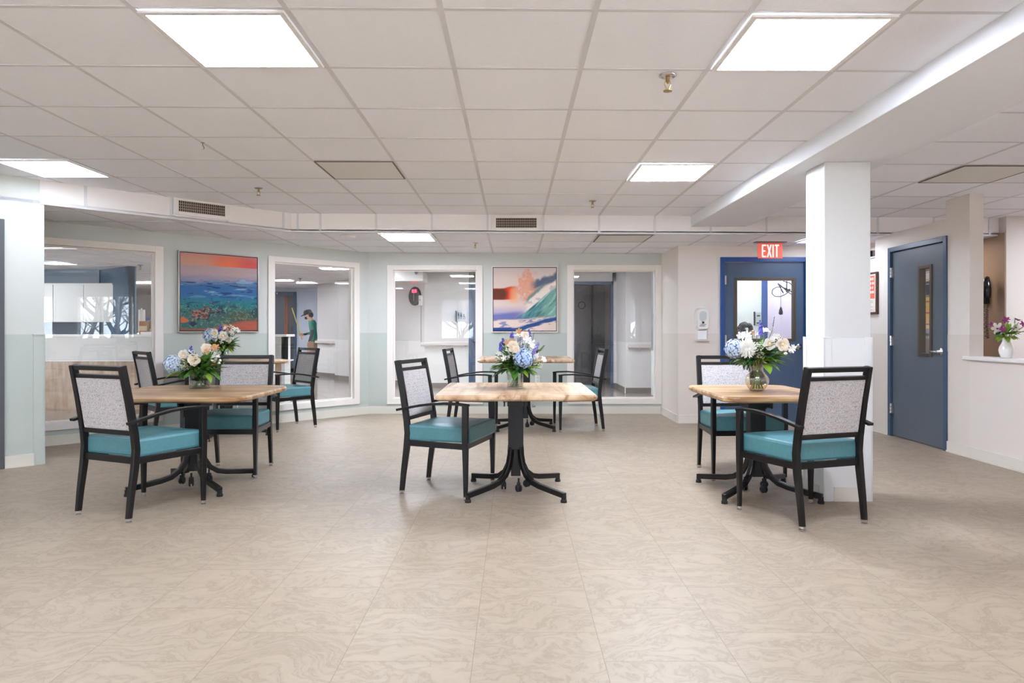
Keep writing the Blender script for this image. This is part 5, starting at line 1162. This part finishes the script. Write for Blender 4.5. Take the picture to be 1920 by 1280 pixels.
ring = [(.155 + .022 * math.cos(a), -.014, -.018 + .022 * math.sin(a)) for a in [i * .5 for i in range(13)]]; q.tube(ring, .003, 5); q.box(.068, .072, -.016, -.012, -.04, .09)
q.build('symbols', INK, h)
# clock in the dim room
h = thing('wall_clock', 'small round clock with black rim in the dim room beyond', 'clock', (px(1091, 16.55), 16.6, pz(572, 16.55)))
v = MB(); v.lathe([(.09, .0), (.09, .03), (.072, .03), (.072, .02), (.001, .02)], 28); q = MB(); q.add([Rr @ Vector(p) for p in v.v], v.f, 0); q.build('clock_case', MATS['clock_black'], h)
v = MB(); v.lathe([(.071, .020), (.071, .023), (.001, .023)], 28); q = MB(); q.add([Rr @ Vector(p) for p in v.v], v.f); q.build('clock_face', mat('grey_dial', (170, 170, 178), .5), h)
q = MB(); q.box(-.003, .003, -.028, -.024, -.045, .05); q.build('clock_hand', INK, h)
# lift door
YL = 18.95; h = holder('door_6', (0, YL, 0)); xa, xb = px(500, YL) - .5, px(556, YL); zt = pz(547, YL)
MB().box(xb - .07, xb, -.05, 0, 0, zt).box(xa, xb - .07, -.05, 0, zt - .10, zt).box(xa, xa + .07, -.05, 0, 0, zt - .1).build('door_frame', mat('slate_blue_frame', (64, 84, 108), .4), h)
MB().box(xa + .07, px(534, YL), -.02, -.001, 0, zt - .1).build('door_leaf', mat('steel_door', (84, 88, 100), .3, metal=.3), h)
MB().box(px(534, YL), px(540, YL), -.03, -.001, 0, zt - .1).build('door_edge', wood_mat('amber_wood', (178, 96, 44), (110, 52, 24), 1, 'z'), h)
MB().box(px(540, YL), xb - .07, -.012, -.001, 0, zt - .1).build('door_reveal', mat('dark_reveal', (66, 60, 62), .5), h)
q = MB(); zz = zt - .05
for (cx_, sg) in ((px(513, YL), 1), (px(520.5, YL), -1)):
    q.add([(cx_ - .03, -.052, zz - sg * .025), (cx_ + .03, -.052, zz - sg * .025), (cx_, -.052, zz + sg * .03)], [(0, 1, 2)])
q.build('arrow_symbols', FRAMEW, h)
MB().box(px(546, YL), px(549.5, YL), -.02, -.011, 1.13, 1.26).build('call_button', INK, h)
# blue door and red poster at the right of the second window
h = holder('door_7', (-4.03, 16.35, 0), math.atan2(-.45, 1.03))
MB().box(.02, .98, -.03, .0, 0, 2.05).build('door_leaf', NAVY, h); MB().tube([(.10, -.03, .95), (.10, -.08, .95), (.20, -.08, .95)], .012, 8).build('lever_handle', CHROME, h)
h = thing('red_poster', 'red and white poster on the navy door in the second window', 'poster', (-4.03, 16.35, 1.62), math.atan2(-.45, 1.03))
q = MB(); q.box(.06, .40, -.036, -.031, -.22, .22, 0); q.box(.09, .37, -.038, -.036, -.02, .18, 1)
for r_ in range(4): q.box(.10, .34, -.0395, -.038, .13 - r_ * .04, .145 - r_ * .04, 0)
q.build('printed_sheet', [PLASTIC, RED], h)
# sign in the lobby and hanging cord
h = thing('room_sign', 'small grey room sign on the lobby wall behind the exit door', 'sign', (px(1420, 10), 10.0, pz(597, 10)))
MB().box(-.055, -.035, -.02, -.001, -.10, .10).build('sign_bracket', INK, h); MB().box(-.03, .055, -.012, -.001, -.09, .09).build('sign_plate', mat('teal_grey_plate', (170, 182, 180), .4), h); MB().box(-.01, .035, -.014, -.012, .03, .05).box(-.015, .04, -.014, -.012, -.075, -.055).build('printing', INK, h)
h = thing('pendant_cord', 'black pendant on a thin hanging cord behind the exit door glass', 'pendant', (px(1464, 10.6), 10.6, ZH))
zz = pz(585, 10.6) - ZH; MB().tube([(0, 0, 0), (0, 0, zz + .07)], .003, 6).build('cord', INK, h); MB().lathe([(.008, zz + .08), (.02, zz + .05), (.03, zz), (.03, zz - .03), (.01, zz - .04)], 12).build('pendant_body', RUBBER, h)
pts = [(px(1464, 10.55) + .18 * math.sin(i * .55) * math.cos(i * .13), 10.45, pz(536, 10.5) + .07 * math.cos(i * .8) - .012 * i * .3) for i in range(34)]; pts.append((pts[-1][0] + .02, pts[-1][1], ZH))
tag(MB().tube(pts, .007, 6).build('tangled_cable', RUBBER), 'tangled black cable high behind the exit door glass', 'cable')
# small flower vase and chairs are reflections in the right window, nothing stands there
# bulkhead camera on hall bulkhead
h = thing('hall_camera', 'small grey wedge shaped ceiling camera in the third window', 'camera', (px(780, 12.95), 12.98, pz(509, 12.95)))
MB().add([(-.05, 0, .03), (.05, 0, .03), (.018, 0, -.05), (-.018, 0, -.05), (-.05, -.04, .03), (.05, -.04, .03), (.012, -.03, -.05), (-.012, -.03, -.05)], [(0, 1, 2, 3), (7, 6, 5, 4), (0, 4, 5, 1), (1, 5, 6, 2), (2, 6, 7, 3), (3, 7, 4, 0)]).build('camera_body', mat('mid_grey', (120, 118, 118), .5), h)
# light switch on corridor wall
h = thing('light_switch', 'double light switch plate on the corridor corner wall', 'switch', (-4.93, 17.25, 1.18), -math.pi / 4)
MB().box(.88, .98, -.012, -.001, -.08, .08).build('switch_plate', mat('grey_plate', (170, 160, 152), .4), h, bevel=.003); MB().box(.90, .925, -.016, -.012, -.03, .03).box(.94, .965, -.016, -.012, -.03, .03).build('rocker', PLASTIC, h)

# ------------------------------------------------------------------ bare trees outside the daylight windows
def tree(x, y, seed, hgt, label):
    rr_ = random.Random(seed); m = MB()
    def br(p, d, L, r_, lv):
        pts = [p.copy()]; q = p.copy(); dd = d.copy(); n = 4
        for i in range(n):
            dd = (dd + Vector((rr_.uniform(-.22, .22), rr_.uniform(-.22, .22), rr_.uniform(-.04, .12)))).normalized(); q = q + dd * L / n; pts.append(q.copy())
        m.tube(pts, [r_ * (1 - .12 * i) for i in range(n + 1)], 5, 0, cap=False)
        if lv > 0:
            for k_ in range(3):
                s_ = pts[rr_.randint(1, n)]; a = rr_.uniform(0, 6.28); nd = (dd * .55 + Vector((math.cos(a), math.sin(a), rr_.uniform(-.1, .5))) * .8).normalized(); br(s_, nd, L * rr_.uniform(.55, .8), r_ * .55, lv - 1)
    br(Vector((0, 0, -.5)), Vector((0, 0, 1)), hgt, .11, 5)
    o = m.build('bare_tree', BARK, loc=(x, y, -.3)); tag(o, label, 'tree', 'bare trees outside')
tree(7.4, .4, 3, 2.0, 'bare winter tree outside, reflected in the big left window'); tree(9.2, -1.6, 5, 2.4, 'bare winter tree outside, farther along the right side')
tree(-2.2, -5.8, 9, 2.0, 'bare winter tree outside behind the camera, on the left'); tree(4.6, -5.8, 13, 2.0, 'bare winter tree outside behind the camera, on the right')
g_ = MB(); g_.box(-30, 40, -40, 30, -.6, -.5); g_.build('ground', mat('pale_bounce_ground', (226, 222, 216), .9, mottle=.06, scale=2), kind='structure')  # unseen ground, kept pale to bounce daylight up to the ceiling

# ------------------------------------------------------------------ people
def skin_body(name, joints, edges, parent, paint, mats, sub=1):
    me = bpy.data.meshes.new(name); me.from_pydata([j[0] for j in joints], edges, []); o = bpy.data.objects.new(name, me); COL.objects.link(o)
    bpy.context.view_layer.objects.active = o
    s = o.modifiers.new('skin', 'SKIN'); s.use_smooth_shade = True; sb = o.modifiers.new('sub', 'SUBSURF'); sb.levels = sub; sb.render_levels = sub
    if not me.skin_vertices: me.attributes  # layer is made by the modifier
    for i, j in enumerate(joints):
        me.skin_vertices[0].data[i].radius = j[1] if isinstance(j[1], tuple) else (j[1], j[1])
    me.skin_vertices[0].data[0].use_root = True
    dg = bpy.context.evaluated_depsgraph_get(); ev = o.evaluated_get(dg); nm = bpy.data.meshes.new_from_object(ev)
    bpy.data.objects.remove(o); nm.materials.clear()
    for m in mats: nm.materials.append(m)
    for p in nm.polygons: p.material_index = paint(p.center); p.use_smooth = True
    b = bpy.data.objects.new(name, nm); COL.objects.link(b); b.parent = parent; return b
SKIN = mat('light_skin', (206, 150, 126), .55); SKIN2 = mat('brown_skin', (128, 78, 58), .55)
SHIRT = mat('green_shirt', (32, 128, 104), .8); SLEEVE = mat('dark_sleeve', (30, 38, 46), .8); KHAKI = mat('khaki_cloth', (190, 158, 132), .8); SHOE = mat('dark_shoe', (38, 36, 38), .6)
def hand(js, es, root, base, d, side, thumb, s=1.0):
    """palm and five curled finger chains from wrist joint index root"""
    d = Vector(d).normalized(); side = Vector(side).normalized(); th = Vector(thumb).normalized(); b = Vector(base)
    palm = len(js); js.append((tuple(b + d * .05 * s), (.032 * s, .020 * s))); es.append((root, palm))
    for k_, (o_, L_) in enumerate(((-.030, .065), (-.010, .075), (.010, .070), (.030, .055))):
        k0 = len(js); p = b + d * .085 * s + side * o_ * s; js.append((tuple(p), .010 * s)); es.append((palm, k0))
        p2 = p + (d * .8 + th * .5).normalized() * L_ * .5 * s; js.append((tuple(p2), .009 * s)); es.append((k0, k0 + 1))
        p3 = p2 + (d * .4 + th * .9).normalized() * L_ * .5 * s; js.append((tuple(p3), .007 * s)); es.append((k0 + 1, k0 + 2))
    k0 = len(js); p = b + d * .03 * s - side * .035 * s + th * .01; js.append((tuple(p), .011 * s)); es.append((palm, k0)); js.append((tuple(p + (d * .6 - side * .3 + th * .6) * .045 * s), .009 * s)); es.append((k0, k0 + 1))
# the man faces -x (left), head bowed
h = thing('person', 'person in green shirt and dark cap walking in the corridor, holding a yellow pole', 'person', (px(586, 17.75), 17.75, 0))
js = [((.02, 0, .90), (.13, .10)), ((.03, 0, 1.05), (.12, .10)), ((.02, 0, 1.22), (.145, .105)), ((-.01, 0, 1.34), (.12, .09)), ((-.05, 0, 1.42), .055), ((-.09, 0, 1.50), (.085, .075)), ((-.115, 0, 1.56), (.09, .08))]
es = [(0, 1), (1, 2), (2, 3), (3, 4), (4, 5), (5, 6)]
def chain(par, pts):
    for p in pts: js.append(p); es.append((par, len(js) - 1)); par = len(js) - 1
    return par
for sg, knee, ank, toe in ((-1, (-.08, -.09, .50), (.0, -.09, .09), (-.14, -.10, .04)), (1, (.04, .09, .49), (.16, .09, .11), (.04, .10, .035))):
    chain(0, [((.01, sg * .09, .82), .092), (knee, .062), (ank, .045), (toe, .035)])
e = chain(3, [((0, -.18, 1.32), .055), ((.06, -.21, 1.08), .044), ((-.02, -.22, .86), .032)]); hand(js, es, e, (-.02, -.22, .86), (-.2, 0, -1), (1, 0, 0), (0, .4, 0), 1)
e = chain(3, [((0, .18, 1.32), .055), ((-.02, .21, 1.10), .042), ((-.24, .12, 1.04), .030)]); hand(js, es, e, (-.24, .12, 1.04), (-1, -.2, 0), (0, .3, 1), (0, -1, .2), 1)
def paint(c):
    if c.z > 1.40 and c.x < .06 and abs(c.y) < .12: return 0
    if c.z < .085: return 4
    if c.z < .89 and abs(c.y) < .165: return 3
    if abs(c.y) > .165 and c.z < 1.17 and c.z > .87 : return 2
    if c.z < .87: return 0
    if c.x < -.17: return 2 if c.x > -.26 else 0
    return 1
skin_body('body', js, es, h, paint, [SKIN, SHIRT, SLEEVE, KHAKI, SHOE])
q = MB(); v = MB(); v.lathe([(.108, 0), (.110, .03), (.10, .07), (.07, .10), (.001, .112)], 20); Mc = Matrix.Translation((-.115, 0, 1.575)) @ Matrix.Rotation(math.radians(-18), 4, 'Y'); q.add([Mc @ Vector(p) for p in v.v], v.f)
q.add([Mc @ Vector(p) for p in ((-.09, -.07, .012), (-.09, .07, .012), (-.19, .045, -.005), (-.19, -.045, -.005), (-.09, -.07, .004), (-.09, .07, .004), (-.19, .045, -.012), (-.19, -.045, -.012))], [(0, 1, 2, 3), (7, 6, 5, 4), (0, 4, 5, 1), (1, 5, 6, 2), (2, 6, 7, 3), (3, 7, 4, 0)])
q.build('cap', mat('dark_cap', (56, 54, 56), .8), h)
q = MB(); q.ball((-.205, 0, 1.515), .014, 6); q.build('nose', SKIN, h); q = MB(); q.ball((-.19, -.035, 1.54), .010, 6); q.ball((-.19, .035, 1.54), .010, 6); q.build('eye', INK, h); q = MB(); q.ball((-.165, 0, 1.465), .045, 8, sz=.8); q.build('beard', mat('dark_beard', (70, 50, 44), .9), h)
q = MB(); q.ball((-.09, -.085, 1.53), .018, 6); q.ball((-.09, .085, 1.53), .018, 6); q.build('ear', SKIN, h); q = MB(); q.ball((-.055, 0, 1.545), .082, 8); q.build('hair', mat('dark_hair', (48, 40, 38), .9), h)
ppx, ppy = px(586, 17.75), 17.75
a = Vector((ppx - .33, ppy + .08, 1.02)); b = Vector((px(547, 17.75), ppy + .02, pz(577, 17.75)))
d = (b - a).normalized()
tag(MB().tube([a - d * .12, a, a + (b - a) * .5, b], 1, sq=(.020, .012)).build('yellow_pole', mat('yellow_paint', (214, 196, 84), .5)), 'yellow pole held up by the person in the green shirt', 'pole')
# seated woman behind the exit door
Yw = 9.25; h = thing('person', 'seated person with dark curly hair behind the exit door glass', 'person', (px(1397, Yw), Yw, 0))
js = [((0, .05, .50), (.15, .12)), ((0, .04, .66), (.13, .10)), ((0, .03, .82), (.15, .10)), ((0, .03, .92), (.12, .08)), ((0, .01, .99), .052), ((0, -.01, 1.07), (.072, .085)), ((0, -.01, 1.14), (.078, .09))]
es = [(0, 1), (1, 2), (2, 3), (3, 4), (4, 5), (5, 6)]
for sg in (-1, 1):
    chain(0, [((sg * .10, -.04, .49), .085), ((sg * .11, -.32, .47), .062), ((sg * .11, -.30, .12), .042), ((sg * .11, -.40, .04), .034)])
    e = chain(3, [((sg * .18, .03, .88), .052), ((sg * .22, .0, .66), .040), ((sg * .12, -.20, .58), .028)]); hand(js, es, e, (sg * .12, -.20, .58), (-.3 * sg, -1, -.1), (1, 0, 0), (0, 0, -1), 1)
skin_body('body', js, es, h, lambda c: 0 if (c.z > .97 or (c.y < -.18 and .54 < c.z < .63 and abs(c.x) < .2)) else (2 if c.z < .56 else 1), [SKIN2, mat('grey_blouse', (120, 112, 122), .8), mat('dark_trousers', (44, 44, 54), .8)])
q = MB(); R.seed(5)
for i in range(70):
    a = R.uniform(0, 6.28); el = R.uniform(-.5, 1.5); d = Vector((math.cos(a) * math.cos(el), math.sin(a) * math.cos(el), math.sin(el)))
    if d.y < -.35 and el < .75: continue
    q.ball(Vector((0, .005, 1.13)) + Vector((d.x * .095, d.y * .10, d.z * .10)), R.uniform(.022, .036), 6)
q.build('hair', mat('grey_black_hair', (58, 54, 56), .75, mottle=.4, scale=60), h, smooth=True)
q = MB(); q.ball((0, -.105, 1.085), .015, 6); q.build('nose', SKIN2, h); q = MB(); q.ball((-.03, -.093, 1.115), .011, 6); q.ball((.03, -.093, 1.115), .011, 6); q.build('eye', INK, h); MB().box(-.022, .022, -.098, -.088, 1.046, 1.054).build('mouth', mat('lip', (120, 52, 50), .5), h, bevel=.003)
t = thing('stool', 'small stool under the seated person behind the exit door', 'stool', (px(1397, Yw), Yw + .05, 0)); MB().lathe([(.17, .36), (.18, .37), (.18, .39), (.17, .40)], 24).build('seat', OAK, t)
for a in (.8, 2.35, 3.9, 5.5): MB().tube([(math.cos(a) * .17, math.sin(a) * .17, 0), (math.cos(a) * .11, math.sin(a) * .11, .36)], .014, 8).build('leg', BLACK, t)
